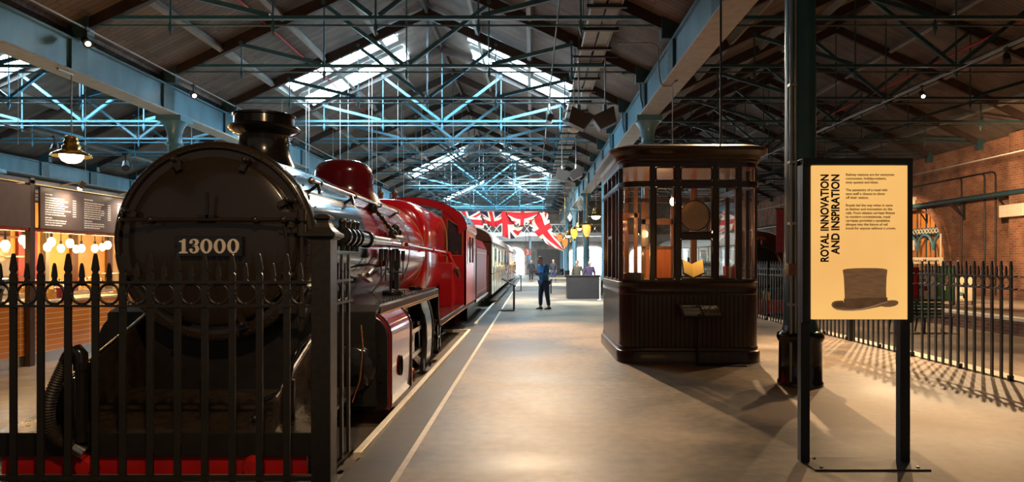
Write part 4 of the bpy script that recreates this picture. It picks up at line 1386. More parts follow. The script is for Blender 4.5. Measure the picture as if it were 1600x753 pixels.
for y in (11.0, 11.9):
    MB().box(3.0, 3.40, y, y + 0.85, 1.20, 1.235).build('side_shelf', M['wood_light'], booth)
MB().box(1.42, 1.74, 10.66, 11.3, 1.20, 1.235).build('side_shelf', M['wood_light'], booth)

lt = thing('wall_lamp', (2.19, 10.60, 2.48), 'glowing bare bulb on a bracket inside the front window of the booth', 'lamp')
MB().tube([(2.215, 10.43, 2.60), (2.215, 10.55, 2.62), (2.19, 10.60, 2.58), (2.19, 10.60, 2.53)], 0.010, 8).lathe([(0.001, 0.05), (0.03, 0.04), (0.03, 0.0)], (2.19, 10.60, 2.53), 14).build('lamp_bracket', M['brass'], lt)
MB().sphere((2.19, 10.60, 2.475), 0.045, 16, sz=1.4).build('bulb', M['bulb'], lt)
point('booth_lamp_light', (2.19, 10.64, 2.30), 4, (1.0, 0.52, 0.2), 0.05)
point('booth_back_light', (2.3, 12.2, 2.1), 20, (1.0, 0.52, 0.2), 0.08)
lt = thing('wall_lamp', (1.55, 12.55, 1.68), 'added glowing bulb low on the inner partition at the booth window end', 'lamp')  # second bulb added for the small glow at this window
MB().box(1.60, 1.72, 12.64, 12.695, 1.62, 1.74).tube([(1.66, 12.66, 1.68), (1.60, 12.58, 1.70), (1.55, 12.55, 1.72)], 0.01, 8).build('lamp_bracket', M['brass'], lt)
MB().sphere((1.55, 12.55, 1.68), 0.04, 14, sz=1.3).build('bulb', M['bulb'], lt)

dc = thing('round_notice', (2.49, 10.43, 2.245), 'tan cloth disc with black rim hung in the front booth window', 'disc')
MB().cyl((2.49, 10.425, 2.245), (2.49, 10.44, 2.245), 0.226, n=48).build('disc_face', M['linen'], dc)
MB().torus((2.49, 10.43, 2.245), 0.228, 0.011, 'y', 48, 8).build('disc_rim', M['black'], dc)

bk = thing('open_book', (2.52, 10.70, 1.235), 'open book with yellow-lit pages standing behind the middle booth window', 'book')
pg = MB()
for sg in (-1, 1):
    q = [(2.52, 10.66, 1.30), (2.52 + sg * 0.155, 10.60, 1.375), (2.52 + sg * 0.155, 10.70, 1.585), (2.52, 10.76, 1.505)]
    pg.add([(x, y, z) for x, y, z in q] + [(x, y + 0.02, z - 0.012) for x, y, z in q], [(0, 1, 2, 3), (7, 6, 5, 4), (0, 4, 5, 1), (1, 5, 6, 2), (2, 6, 7, 3), (3, 7, 4, 0)])
pg.build('pages', M['paper'], bk)
cv = MB()
for sg in (-1, 1):
    q = [(2.52, 10.682, 1.278), (2.52 + sg * 0.172, 10.622, 1.358), (2.52 + sg * 0.165, 10.722, 1.578), (2.52, 10.785, 1.49)]
    cv.add([(x, y, z) for x, y, z in q] + [(x, y + 0.008, z - 0.006) for x, y, z in q], [(0, 1, 2, 3), (7, 6, 5, 4), (0, 4, 5, 1), (1, 5, 6, 2), (2, 6, 7, 3), (3, 7, 4, 0)])
cv.box(2.40, 2.64, 10.64, 10.84, 1.235, 1.262).bar((2.52, 10.80, 1.25), (2.52, 10.77, 1.44), 0.03, 0.012)
cv.build('cover_stand', M['wood'], bk)

point('book_fill_light', (2.52, 10.52, 1.72), 2.2, (1.0, 0.72, 0.36), 0.03)  # unseen point light added to brighten the open book
bxs = MB().box(1.46, 1.76, 10.70, 10.95, 1.235, 1.36).box(1.50, 1.72, 10.74, 10.90, 1.36, 1.372)
tag(bxs.build('ticket_box', M['wood'], None, 0.006, loc=(1.61, 10.82, 1.235)), 'low wooden box on the booth shelf in the rounded corner window', 'box')
bxs = MB().box(2.86, 3.02, 10.58, 10.72, 1.235, 1.33)
tag(bxs.build('ticket_box', M['wood_light'], None, 0.006, loc=(2.94, 10.65, 1.235)), 'small pale box on the booth counter right of the open book', 'box')
for i, (w_, h_, m_, lab) in enumerate(((0.05, 0.235, 'book_red', 'red cloth book standing at the end of the booth shelf, nearest window'), (0.035, 0.225, 'book_cream', 'cream book standing between two red books on booth shelf'),
                                      (0.045, 0.235, 'book_red', 'red book standing second from the corner on booth shelf'), (0.05, 0.22, 'book_cream', 'thick cream book last in the row on booth shelf'))):
    x = 3.13 + 0.055 * i
    t = thing('shelf_book', (x, 11.06, 1.235), lab, 'book', 'books on the booth shelf')
    MB().box(x, x + w_, 11.02, 11.18, 1.235, 1.235 + h_).build('book_cover', M[m_], t, bev=0.005)
    MB().box(x + 0.005, x + w_ - 0.005, 11.03, 11.183, 1.24, 1.23 + h_).build('book_pages', M['white_paint'], t)

pc = MB().cyl((2.94, 10.62, 3.33), (2.94, 10.62, roof_z('middle', 2.94) - 0.01), 0.017, n=8)
tag(pc.build('hanging_conduit', M['black_plastic'], None, loc=(2.94, 10.62, 3.33)), 'dark vertical conduit rising from the booth roof to the hall roof', 'conduit')

# small information lectern in front of the booth
le = thing('information_lectern', (2.51, 10.2, 0), 'small tilted black information panel on a post in front of the booth', 'information panel')
MB().box(2.49, 2.53, 10.225, 10.265, 0.0, 0.82).box(2.46, 3.16, 10.02, 10.27, 0.0, 0.012).build('stand', M['black_plastic'], le)
q = [(2.22, 9.97, 0.735), (2.80, 9.97, 0.735), (2.76, 10.15, 0.905), (2.19, 10.15, 0.905)]
PN = MB().add(q + [(x, y + 0.02, z - 0.02) for x, y, z in q], [(0, 1, 2, 3), (7, 6, 5, 4), (0, 4, 5, 1), (1, 5, 6, 2), (2, 6, 7, 3), (3, 7, 4, 0)])
pn = PN.build('panel', M['black_plastic'], le)


def on_panel(u, v, d=0.002):
    a = [Vector(p) for p in q]
    p = a[0] * (1 - u) * (1 - v) + a[1] * u * (1 - v) + a[2] * u * v + a[3] * (1 - u) * v
    return p + Vector((0, -0.7, 0.7)) * d


tx = MB()
random.seed(3)
for v0, ln in ((0.86, 0.34), (0.80, 0.26), (0.66, 0.40), (0.60, 0.42), (0.54, 0.38), (0.44, 0.43), (0.38, 0.41), (0.32, 0.40), (0.26, 0.43), (0.20, 0.30), (0.12, 0.28)):
    h_ = 0.045 if v0 > 0.79 else 0.028
    u = 0.05
    while u < 0.05 + ln:
        w_ = random.uniform(0.03, 0.07)
        tx.add([on_panel(u, v0), on_panel(u + w_ - 0.008, v0), on_panel(u + w_ - 0.008, v0 + h_), on_panel(u, v0 + h_)], [(0, 1, 2, 3)])
        u += w_
tx.build('lettering', M['chalk'], pn)
ph = MB()
for i in range(22):
    for j in range(12):
        u, v = 0.55 + 0.42 * i / 22, 0.10 + 0.80 * j / 12
        k = 0 if (j >= 8 and random.random() < 0.6) else (1 if j < 3 or random.random() < 0.4 else 2)
        ph.add([on_panel(u, v), on_panel(u + 0.42 / 22, v), on_panel(u + 0.42 / 22, v + 0.8 / 12), on_panel(u, v + 0.8 / 12)], [(0, 1, 2, 3)], k)
ph.build('photo_print', [M['chalk'], mat('photo_mid_grey', (0.16, 0.14, 0.12), 0.5), mat('photo_dark_grey', (0.05, 0.045, 0.04), 0.5)], pn)

# ------------------------------------------------------------------ backlit sign
SY = 5.19
sg_ = thing('information_sign', (2.52, 5.25, 0), 'tall glowing amber sign about royal innovation with a brown top hat picture', 'sign')
px = lambda x, y, Y=SY: ((x - 831) / 1067 * Y, 1.55 + (408 - y) / 1067 * Y)
fr = MB().box(2.065, 2.135, 5.24, 5.31, 0.012, 2.33)
fr.build('sign_post', M['black_plastic'], sg_, bev=0.003)
fr = MB().box(2.83, 2.905, 5.24, 5.31, 0.012, 2.33)
fr.build('sign_post', M['black_plastic'], sg_, bev=0.003)
MB().box(2.065, 2.905, 5.20, 5.31, 2.285, 2.335).box(2.065, 2.127, 5.205, 5.24, 1.08, 2.335).box(2.86, 2.905, 5.205, 5.24, 1.08, 2.335).build('sign_frame', M['black_plastic'], sg_, bev=0.003)
MB().box(2.09, 2.95, 5.04, 5.36, 0.0, 0.012).build('base_plate', mat('steel_base_plate', (0.07, 0.055, 0.042), 0.5, 0.2, var=0.2), sg_)
bp_ = MB()
for x, y in ((2.16, 5.09), (2.88, 5.09), (2.88, 5.32), (2.20, 5.32)):
    bp_.cyl((x, y, 0.012), (x, y, 0.02), 0.012, n=10)
bp_.build('base_bolts', M['steel'], sg_)
(xa, za), (xb, zb) = px(1269.5, 499), px(1418, 258.5)
M['lightbox'] = mat('amber_lightbox_face', (1.0, 0.52, 0.155), 0.45, var=0.13, scale=0.9, emit=0.74)
face = MB().box(xa, xb, SY, SY + 0.03, za, zb).build('sign_face', M['lightbox'], sg_)
RV = Matrix(((0, -1, 0), (0, 0, -1), (1, 0, 0))).to_euler()


def fitted(name, body, size, parent, loc, m, rot, width, bold=0, align='LEFT', line=1.0):
    o = text(name, body, size, parent, loc, m, rot, bold, 0.0006, align, 1.0, line)
    bpy.context.view_layer.update()
    w_ = o.dimensions.x
    if w_ > 0:
        o.scale.x = width / w_
    return o


pm = 1067 / SY
for body, bx, top, bot in (('ROYAL INNOVATION', 1294.4, 272, 408.5), ('AND INSPIRATION', 1311.2, 272, 397)):
    x, z = px(bx, top)
    fitted('heading_text', body, 12.4 / pm / 0.715, sg_, (x, SY - 0.001, z), M['print_dark'], RV, (bot - top) / pm, 0.0029, 'RIGHT')
BODY = ['Railway stations are for everyone:', 'commuters, holiday-makers,', 'even queens and kings.', '', 'The pageantry of a royal visit', 'gave staff a chance to show', 'off their station.', '',
        'Royals led the way when it came', 'to fashion and innovation on the', 'rails. From elegant carriage fittings', 'to modern conveniences, royal', 'carriages provided a tantalising',
        'glimpse into the future of rail', 'travel for anyone without a crown.']
x, z = px(1321.5, 274.6)
sz = 0.0265
fitted('body_text', '\n'.join(BODY), sz, sg_, (x, SY - 0.001, z), mat('brown_body_print', (0.09, 0.035, 0.008), 0.6, var=0.05), (PI / 2, 0, 0), 78.5 / pm, 0.0005, 'LEFT', 5.985 / pm / sz)
hz = lambda x, y: px(1260 + x / 6.276, 390 + y / 6.276)
M['hat_mid'] = mat('printed_hat_silk', (0.165, 0.08, 0.034), 0.6, var=0.2, scale=12, stretch=(1.0, 1, 7), emit=0.6)
M['hat_dark'] = mat('printed_hat_band', (0.095, 0.044, 0.018), 0.6, var=0.2, scale=14, emit=0.6)
M['hat_edge'] = mat('printed_hat_edge', (0.33, 0.19, 0.10), 0.6, var=0.1, emit=0.6)
ht = []


def flatpoly(name, pts, m, d):
    b = MB().prism([hz(*p) for p in pts], 'y', SY - d, SY - d + 0.0004)
    o = b.build(name, m, sg_)
    return o


flatpoly('hat_print_brim', [(245, 545), (252, 520), (275, 505), (310, 500), (362, 498), (372, 560), (450, 575), (560, 560), (660, 525), (790, 500), (840, 495), (885, 498), (904, 514), (898, 535), (870, 552),
                            (820, 563), (770, 562), (735, 556), (660, 572), (560, 592), (460, 601), (370, 600), (300, 592), (262, 572)], M['hat_mid'], 0.0010)
flatpoly('hat_print_inside', [(262, 548), (270, 525), (300, 512), (362, 508), (372, 562), (330, 568), (285, 565)], M['hat_dark'], 0.0016)
flatpoly('hat_print_edge', [(255, 560), (290, 578), (360, 590), (450, 588), (540, 578), (640, 552), (720, 525), (795, 508), (800, 514), (725, 537), (650, 565), (560, 590), (460, 601), (370, 600), (300, 592), (262, 572)], M['hat_edge'], 0.0016)
flatpoly('hat_print_crown', [(375, 482), (372, 380), (366, 270), (356, 205), (362, 195), (400, 187), (480, 182), (580, 180), (680, 181), (750, 185), (790, 194), (794, 204), (786, 270), (782, 380), (784, 470)], M['hat_mid'], 0.0020)
flatpoly('hat_print_band', [(368, 480), (784, 466), (794, 470), (795, 505), (720, 527), (620, 560), (520, 578), (430, 580), (372, 570), (364, 540)], M['hat_dark'], 0.0024)

# ------------------------------------------------------------------ reading stands and planter further along
def reading_stand(x, y, label):
    t = thing('reading_stand', (x, y, 0), label, 'information stand', 'slanted reading stands along the platform edge')
    MB().box(x - 0.45, x + 0.03, y - 0.30, y + 0.30, 0, 0.02).build('base', M['black_plastic'], t)
    for dy in (-0.27, 0.27):
        MB().box(x - 0.02, x + 0.03, y + dy - 0.03, y + dy + 0.03, 0.02, 0.76).build('post', M['black_plastic'], t)
    MB().prism([(x + 0.06, 0.74), (x + 0.06, 0.77), (x - 0.38, 1.02), (x - 0.38, 0.99)], 'y', y - 0.42, y + 0.42).build('slanted_board', M['black_plastic'], t)


reading_stand(-0.57, 21.6, 'black slanted reading stand by the platform line, the nearer one left of the man')
reading_stand(-0.57, 35.5, 'black slanted reading stand by the platform line, the farther one beside the carriages')
pt = thing('planter_counter', (2.1, 28.6, 0), 'low charcoal box counter on the platform with people behind it', 'counter')
MB().box(1.46, 2.78, 28.0, 29.1, 0.0, 0.93).build('counter_body', M['planter'], pt, bev=0.01)
MB().box(1.43, 2.81, 27.97, 29.13, 0.93, 0.97).build('counter_lid', M['black_plastic'], pt, bev=0.006)
ba = MB().cyl((2.72, 27.2, 0.0), (2.72, 27.2, 0.85), 0.03, n=10).cyl((2.72, 27.2, 0), (2.72, 27.2, 0.02), 0.12, n=16).sphere((2.72, 27.2, 0.87), 0.04, 10)
tag(ba.build('barrier_post', M['white_paint'], None, loc=(2.72, 27.2, 0)), 'short pale barrier post beside the charcoal counter', 'post')
tb = thing('cafe_table', (1.35, 33.0, 0), 'small pale wooden table on the platform beyond the charcoal counter', 'table')
MB().box(0.85, 1.85, 32.5, 33.4, 0.70, 0.75).build('table_top', M['counter_top'], tb)
for x in (0.92, 1.78):
    for y in (32.56, 33.34):
        MB().box(x - 0.03, x + 0.03, y - 0.03, y + 0.03, 0, 0.70).build('leg', M['black_plastic'], tb)

# ------------------------------------------------------------------ carriages behind the tender
def carriage(x, y0, y1, label, body, lower, bays, group=None, zb=0.35, half=1.36, roofm=None):
    t = thing('railway_carriage', (x, (y0 + y1) / 2, -0.8), label, 'carriage', group)
    roofm = roofm or M['roof_white']
    lo = MB().box(x - half, x + half, y0, y1, zb, 1.10)
    lo.build('lower_body', lower, t, bev=0.02)
    up = MB().box(x - half + 0.005, x + half - 0.005, y0 + 0.005, y1 - 0.005, 1.10, 2.25)
    up.build('upper_body', body, t)
    for y in (y0, y1):
        ends = MB()
        ends.box(x - half, x + half, y - 0.03, y + 0.03, zb, 2.25)
        arc = [(x + (half) * cos(PI * i / 16), 2.22 + 0.62 * sin(PI * i / 16) ** 0.8) for i in range(17)]
        ends.prism(arc, 'y', y - 0.03, y + 0.03)
        ends.build('end_wall', M['choc'], t)
    arc = [((half + 0.04) * cos(PI * i / 20), 2.24 + 0.66 * sin(PI * i / 20) ** 0.8) for i in range(21)]
    MB().prism([(x + a, z) for a, z in arc] + [(x + a * 0.95, z - 0.05) for a, z in reversed(arc)], 'y', y0 - 0.02, y1 + 0.02, smooth=True).build('roof', roofm, t)
    L = (y1 - y0) / bays
    for sg in (-1, 1):
        xs = x + sg * half
        for i in range(bays):
            ya, yb = y0 + L * i + 0.22 * L, y0 + L * (i + 1) - 0.22 * L
            f = MB().box(xs - 0.012, xs + 0.012, ya - 0.05, yb + 0.05, 1.28, 2.10)
            fo = f.build('window_frame', lower, t, bev=0.005)
            MB().box(xs - 0.018, xs + 0.018, ya, yb, 1.33, 2.05).build('window_pane', M['pane_dark'] if i % 2 else M['white_paint'], fo)
        mo = MB().box(xs - 0.02, xs + 0.02, y0, y1, 1.09, 1.12).box(xs - 0.02, xs + 0.02, y0, y1, 2.17, 2.20)
        for i in range(1, bays):
            mo.box(xs - 0.015, xs + 0.015, y0 + L * i - 0.015, y0 + L * i + 0.015, zb, 2.2)
        mo.build('moulding', M['choc'], t)
        MB().box(*sorted((xs - sg * 0.10, xs + sg * 0.14)), y0 + 0.3, y1 - 0.3, 0.10, 0.14).build('footboard', M['black'], t)
        for i in range(bays):
            MB().cyl((xs + sg * 0.05, y0 + L * i + 0.1 * L, 0.85), (xs + sg * 0.05, y0 + L * i + 0.1 * L, 1.5), 0.014, n=6).build('door_handle', M['brass'], t)
    un = MB().box(x - 0.9, x + 0.9, y0 + 0.4, y1 - 0.4, 0.05, zb)
    for y in (y0 + 1.6, y0 + 3.4, y1 - 3.4, y1 - 1.6):
        for s in (-1, 1):
            un.cyl((x + s * 0.70, y, -0.33), (x + s * 0.82, y, -0.33), 0.48, n=24)
    un.build('underframe', M['black'], t)
    return t


carriage(LX + 0.02, 24.2, 36.2, 'cream and chocolate railway carriage coupled behind the crimson tender', M['cream_coach'], M['cream_coach'], 8)
carriage(LX + 0.02, 36.9, 46.5, 'red-brown teak railway carriage, second in line behind the tender', M['teak'], M['teak'], 6)
carriage(LX + 0.02, 47.2, 62.0, 'yellow railway carriage, last in line toward the daylit doorway', M['yellow_coach'], M['yellow_coach'], 9)
carriage(9.3, 29.0, 43.0, 'cream railway carriage on the siding seen through the booth glass', M['cream_coach'], M['cream_coach'], 8, zb=-0.1)

# small black engine on the siding
en = thing('siding_locomotive', (8.1, 25.4, -0.8), 'black locomotive with copper chimney cap on the siding beyond the booth', 'locomotive')
e = MB().lathe([(0.001, 24.0), (0.60, 24.02), (0.74, 24.08), (0.78, 24.15), (0.78, 27.6), (0.001, 27.6)], (8.1, 0, 1.28), 40, 'y')
e.build('boiler', M['black_gloss'], en)
MB().lathe([(0.30, 0), (0.22, 0.06), (0.19, 0.14), (0.19, 0.26)], (8.1, 24.6, 2.02), 28).build('chimney', M['black_gloss'], en)
MB().lathe([(0.19, 0.26), (0.27, 0.29), (0.30, 0.34), (0.27, 0.40), (0.20, 0.42), (0.15, 0.42)], (8.1, 24.6, 2.02), 28).build('chimney_cap', M['copper'], en)
MB().lathe([(0.33, 0), (0.30, 0.10), (0.28, 0.28), (0.18, 0.40), (0.001, 0.44)], (8.1, 26.2, 2.0), 28).build('dome', M['brass'], en)
MB().box(7.0, 9.2, 23.6, 28.4, 0.12, 0.20).box(7.0, 9.2, 23.5, 23.62, -0.25, 0.2).build('footplate', M['beam_red'], en)
MB().box(7.35, 8.85, 23.8, 28.2, -0.25, 0.6).build('frame', M['black'], en)
for s in (-1, 1):
    for y in (24.6, 26.6):
        MB().lathe([(0.001, -0.06), (0.5, -0.06), (0.54, 0.06), (0.001, 0.06)], (8.1 + s * 0.78, y, 0.10), 28, 'x').build('wheel', M['crimson_dark'], en)
        MB().prism([(y + 0.62 * cos(PI * i / 12), 0.2 + 0.5 * sin(PI * i / 12)) for i in range(13)], 'x', 8.1 + s * 0.9 - 0.12, 8.1 + s * 0.9 + 0.12).build('splasher', M['black_gloss'], en)
lp = MB().box(7.95, 8.25, 23.55, 23.75, 0.2, 0.46).cyl((8.1, 23.52, 0.34), (8.1, 23.56, 0.34), 0.09, n=18)
lp.lathe([(0.12, 0.46), (0.05, 0.54), (0.05, 0.58), (0.001, 0.58)], (8.1, 23.65, 0), 12)
lp.build('headlamp', M['brass'], en)

# ------------------------------------------------------------------ flags strung across the middle hall
FLY = 34.0
fp = lambda x, y, Y=FLY: Vector(((x - 831) / 1067 * Y, Y, 1.55 + (408 - y) / 1067 * Y))


def polyline(pts, t):
    n = len(pts) - 1
    i = min(int(t * n), n - 1)
    u = t * n - i
    a = [Vector(p) for p in (pts[max(i - 1, 0)], pts[i], pts[i + 1], pts[min(i + 2, n)])]
    return 0.5 * (2 * a[1] + (a[2] - a[0]) * u + (2 * a[0] - 5 * a[1] + 4 * a[2] - a[3]) * u * u + (3 * a[1] - a[0] - 3 * a[2] + a[3]) * u ** 3)


def cross_flag(u, v):
    """colour index of the crossed flag at u, v in 0..1: 0 navy, 1 red, 2 cream"""
    x, y = (u - 0.5) * 2, (v - 0.5)
    if abs(x) < 0.10 or abs(y) < 0.10:
        return 1
    if abs(x) < 0.19 or abs(y) < 0.19:
        return 2
    d = abs(abs(x) * 0.5 - abs(y)) / 1.12
    return 1 if d < 0.035 else (2 if d < 0.095 else 0)


def flag(label, top, bot, uv, folds, amp, dy=0.0):
    nu, nv = 84, 48
    vs, fs, mi = [], [], []
    for j in range(nv + 1):
        v = j / nv
        for i in range(nu + 1):
            u = i / nu
            p = polyline(top, u) * (1 - v) + polyline(bot, u) * v
            w = fp(p.x, p.y)
            w.y += dy * min(1.0, 4 * v) + amp * sin(folds * 2 * PI * u + 2.2 * v) * (0.1 + 0.9 * v)
            vs.append(w)
    n1 = nu + 1
    b = MB()
    for j in range(nv):
        for i in range(nu):
            u, v = (i + 0.5) / nu, (j + 0.5) / nv
            fu, fv = uv(u, v)
            b.add([], [], 0)
            b.f.append([j * n1 + i, j * n1 + i + 1, (j + 1) * n1 + i + 1, (j + 1) * n1 + i])
            b.m.append(cross_flag(fu % 1.0, fv % 1.0))
            b.s.append(True)
    b.v = [tuple(p) for p in vs]
    o = b.build('draped_flag', [M['navy'], M['flag_red'], M['flag_white']], None, loc=tuple(vs[nu // 2]))
    sd = o.modifiers.new('cloth', 'SOLIDIFY')
    sd.thickness = 0.008
    return tag(o, label, 'flag', 'red, white and blue flags draped on a line across the hall')


flag('draped red, white and blue flag nearest the locomotive cab, partly behind it', [(700, 330.5), (716, 330.5), (732, 330.5), (750, 330.5)], [(706, 340), (722, 350), (742, 362), (758, 366)], lambda u, v: (0.15 + 0.7 * u, 0.1 + 0.8 * v), 3, 0.10)
flag('draped flag forming a small gathered swag, second from the locomotive', [(750, 330.5), (761, 330.5), (772, 330.5), (785, 330.5)], [(757, 347), (766, 353), (776, 353), (785, 346)], lambda u, v: (0.2 + 0.6 * u, 0.05 + 0.55 * v), 5, 0.09, 0.15)
flag('long red and cream flag hanging lowest in the middle of the line', [(783, 330.5), (795, 330.5), (806, 330.5), (816, 332)], [(784, 368), (797, 373), (808, 370), (819, 352)], lambda u, v: (0.42 + 0.5 * u, 0.40 + 0.42 * v), 3, 0.10)
flag('curved red and cream flag swag right of the middle of the line', [(790, 330.5), (808, 330.5), (825, 330.5), (842, 330.5)], [(796, 340), (808, 352), (824, 350), (838, 338)], lambda u, v: (0.05 + 0.9 * u, 0.36 + 0.42 * v), 2, 0.06, -0.28)
flag('long draped flag sweeping down to the lantern at the line end', [(846, 331), (856, 334), (860, 352), (868, 368), (881, 389)], [(836, 336), (826, 350), (838, 366), (856, 382), (880, 393)], lambda u, v: (0.08 + 0.84 * u, 0.22 + 0.56 * v), 3, 0.08, -0.05)
ln = MB().cyl((-10.2, FLY, 4.05), (3.15, FLY, 4.05), 0.012, n=6)
tag(ln.build('flag_line', M['grey_metal'], None, loc=(-3.5, FLY, 4.05)), 'thin cord stretched across the hall carrying the flags', 'cord')


# ------------------------------------------------------------------ hanging lamps
def pendant(x, y, label, zs=3.78, power=45, arm=True):
    t = thing('pendant_lamp', (x, y, zs), label, 'pendant lamp', 'brass pendant lamps hung below the girders')
    s = MB().lathe([(0.40, 0.12), (0.41, 0.10), (0.38, 0.15), (0.22, 0.235), (0.19, 0.25), (0.185, 0.33), (0.15, 0.36), (0.155, 0.43), (0.135, 0.45), (0.13, 0.50), (0.14, 0.505), (0.14, 0.53), (0.10, 0.55), (0.02, 0.56)], (x, y, zs), 40)
    s.lathe([(0.40, 0.118), (0.37, 0.14), (0.21, 0.222), (0.15, 0.235)], (x, y, zs), 40)
    s.build('lamp_shade', M['brass'], t)
    MB().lathe([(0.235, 0.15), (0.23, 0.08), (0.18, 0.0), (0.09, -0.045), (0.001, -0.055)], (x, y, zs), 32).build('glass_bowl', M['bulb_white'], t)
    r = MB().cyl((x, y, zs + 0.55), (x, y, GZ0), 0.014, n=8)
    r.box(x - 0.03, x + 0.03, y - 0.45, y + 0.03, GZ0 - 0.05, GZ0 - 0.005)
    r.build('drop_rod', M['conduit'], t)
    if power:
        point('pendant_light', (x, y, zs - 0.16), power, WARM, 0.12)
    return t


pendant(-10.25, 15.2, 'brass pendant lamp with glowing bowl hung over the café, left of the chimney', power=60)
pendant(3.34, 16.2, 'brass pendant lamp hung above and behind the wooden booth', power=25)
pendant(3.34, 35.6, 'brass pendant lamp hanging just left of the booth beyond its glass', power=40)
pendant(3.34, 49.0, 'brass pendant lamp beside the upper amber lantern down the platform', power=0)
pendant(3.34, 63.0, 'small far brass pendant lamp between the amber lanterns', power=0)


def lantern(x, y, z, label, m):
    t = thing('hanging_lantern', (x, y, z), label, 'lantern', 'amber lanterns hanging along the platform')
    MB().lathe([(0.02, 0.42), (0.08, 0.40), (0.10, 0.34), (0.22, 0.30), (0.24, 0.27)], (x, y, z), 12).lathe([(0.10, -0.30), (0.05, -0.36), (0.07, -0.40), (0.001, -0.46)], (x, y, z), 12).build('lantern_cap', M['brass'], t)
    MB().lathe([(0.20, 0.27), (0.22, 0.12), (0.18, -0.08), (0.11, -0.24), (0.08, -0.30)], (x, y, z), 8, smooth=False).build('lantern_glass', m, t)
    for k in range(4):
        a = PI / 2 * k + 0.4
        MB().tube([(x + 0.24 * cos(a), y + 0.24 * sin(a), z + 0.2), (x + 0.40 * cos(a), y + 0.40 * sin(a), z + 0.26), (x + 0.46 * cos(a), y + 0.46 * sin(a), z + 0.14), (x + 0.40 * cos(a), y + 0.40 * sin(a), z + 0.05)], 0.022, 6).build('scroll_arm', M['brass'], t)
    MB().cyl((x, y, z + 0.42), (x, y, roof_z('middle', x) - 0.005), 0.012, n=6).build('drop_rod', M['brass'], t)


lantern(2.62, 32.6, 3.02, 'gold lantern with scroll arms hanging in front of blue column, nearest of the lanterns', mat('gold_lantern_glass', (0.9, 0.5, 0.1), 0.4, emit=0.5))
lantern(2.58, 41.5, 3.22, 'orange lantern hanging between the gold lantern and the flags', M['amber'])
lantern(2.35, 48.5, 2.85, 'red-amber lantern hanging low where the flag tail ends', M['amber_red'])
lantern(2.30, 56.0, 3.45, 'red-amber lantern above the flag tail, farthest of the lanterns', M['amber_red'])


def hung_clock(x, y, z, r, label):
    t = thing('hanging_clock', (x, y, z), label, 'clock', 'diamond clocks hung under the girder')
    q = [(x - r * 0.62, z), (x, z - r), (x + r * 0.62, z), (x, z + r)]
    MB().prism(q, 'y', y - 0.10, y + 0.10).build('clock_case', M['white_paint'], t, bev=0.02)
    d = MB().cyl((x, y - 0.105, z), (x, y - 0.115, z), r * 0.42, n=28)
    d.build('clock_dial', M['chalk'], t)
    MB().bar((x, y - 0.12, z), (x, y - 0.12, z + r * 0.32), 0.03, 0.01, up=(0, 1, 0)).bar((x, y - 0.12, z), (x + r * 0.22, y - 0.12, z + 0.02), 0.03, 0.01, up=(0, 1, 0)).build('clock_hands', M['black'], t)
    MB().cyl((x, y, z + r - 0.02), (x, y, GZ0), 0.018, n=6).build('hanger', M['grey_metal'], t)


hung_clock(3.13, 43.5, 5.12, 0.42, 'white diamond-shaped clock hanging left of the brass pendant, the nearer clock')
hung_clock(3.13, 56.0, 5.15, 0.38, 'white diamond-shaped clock hanging above the lanterns, the farther clock')

ps = thing('platform_sign', (-0.42, 64.0, 2.4), 'small red square hanging sign with a pale 3 at the far end', 'sign')
MB().box(-0.72, -0.10, 63.97, 64.03, 2.10, 2.72).build('sign_board', M['red_sign'], ps)
text('sign_figure', '3', 0.62, ps, (-0.41, 63.96, 2.19), M['chalk'], (PI / 2, 0, 0), 0.01, 0.002, 'CENTER')
MB().cyl((-0.55, 64, 2.72), (-0.55, 64, roof_z('middle', -0.55) + 0.02), 0.02, n=6).cyl((-0.27, 64, 2.72), (-0.27, 64, roof_z('middle', -0.27) + 0.02), 0.02, n=6).build('sign_hanger', M['red_pipe'], ps)

# ------------------------------------------------------------------ lighting rails, spotlights, floodlights, cable tray, pipes
def rail(x, z, y0, y1, label, m='conduit', r=0.022):
    o = MB().cyl((x, y0, z), (x, y1, z), r, n=8).build('lighting_track', M[m], None, loc=(x, (y0 + y1) / 2, z))
    return tag(o, label, 'lighting track')


rail(-9.72, 6.62, 6, 46, 'pale lighting track running along the top of the left girder')
rail(-11.6, 4.55, 8, 34, 'dark lighting track low over the café hall beyond the left girder', 'black_plastic', 0.018)
rail(11.55, 6.75, 6, 50, 'pale lighting track crossing the dark roof right of the column')
rail(16.4, 5.25, 6, 50, 'thin lighting track near the brick wall under the roof')
rail(0.57, 6.94, 6, 60, 'thin lighting track along the platform under the roof beams', 'black_plastic', 0.02)


def track_spot(x, y, z, aim, label, lit=True, size=1.0):
    t = thing('track_spotlight', (x, y, z), label, 'spotlight', 'small spotlights on the lighting tracks')
    d = (Vector(aim) - Vector((x, y, z))).normalized()
    c = Vector((x, y, z - 0.20 * size))
    MB().cyl(c - d * 0.13 * size, c + d * 0.13 * size, 0.060 * size, 0.075 * size, 16).cyl(c - d * 0.17 * size, c - d * 0.13 * size, 0.045 * size, n=12).build('spot_head', M['black_plastic'], t)
    MB().box(x - 0.03 * size, x + 0.03 * size, y - 0.05 * size, y + 0.05 * size, z - 0.02, z + 0.04).cyl((x, y, z), (x, y, z - 0.14 * size), 0.015 * size, n=8).build('spot_bracket', M['black_plastic'], t)
    MB().cyl(c + d * 0.128 * size, c + d * 0.135 * size, 0.040 * size, n=16).build('spot_lens', M['spot_glow'] if lit else M['pane_dark'], t)
    for s in (-1, 1):
        pass


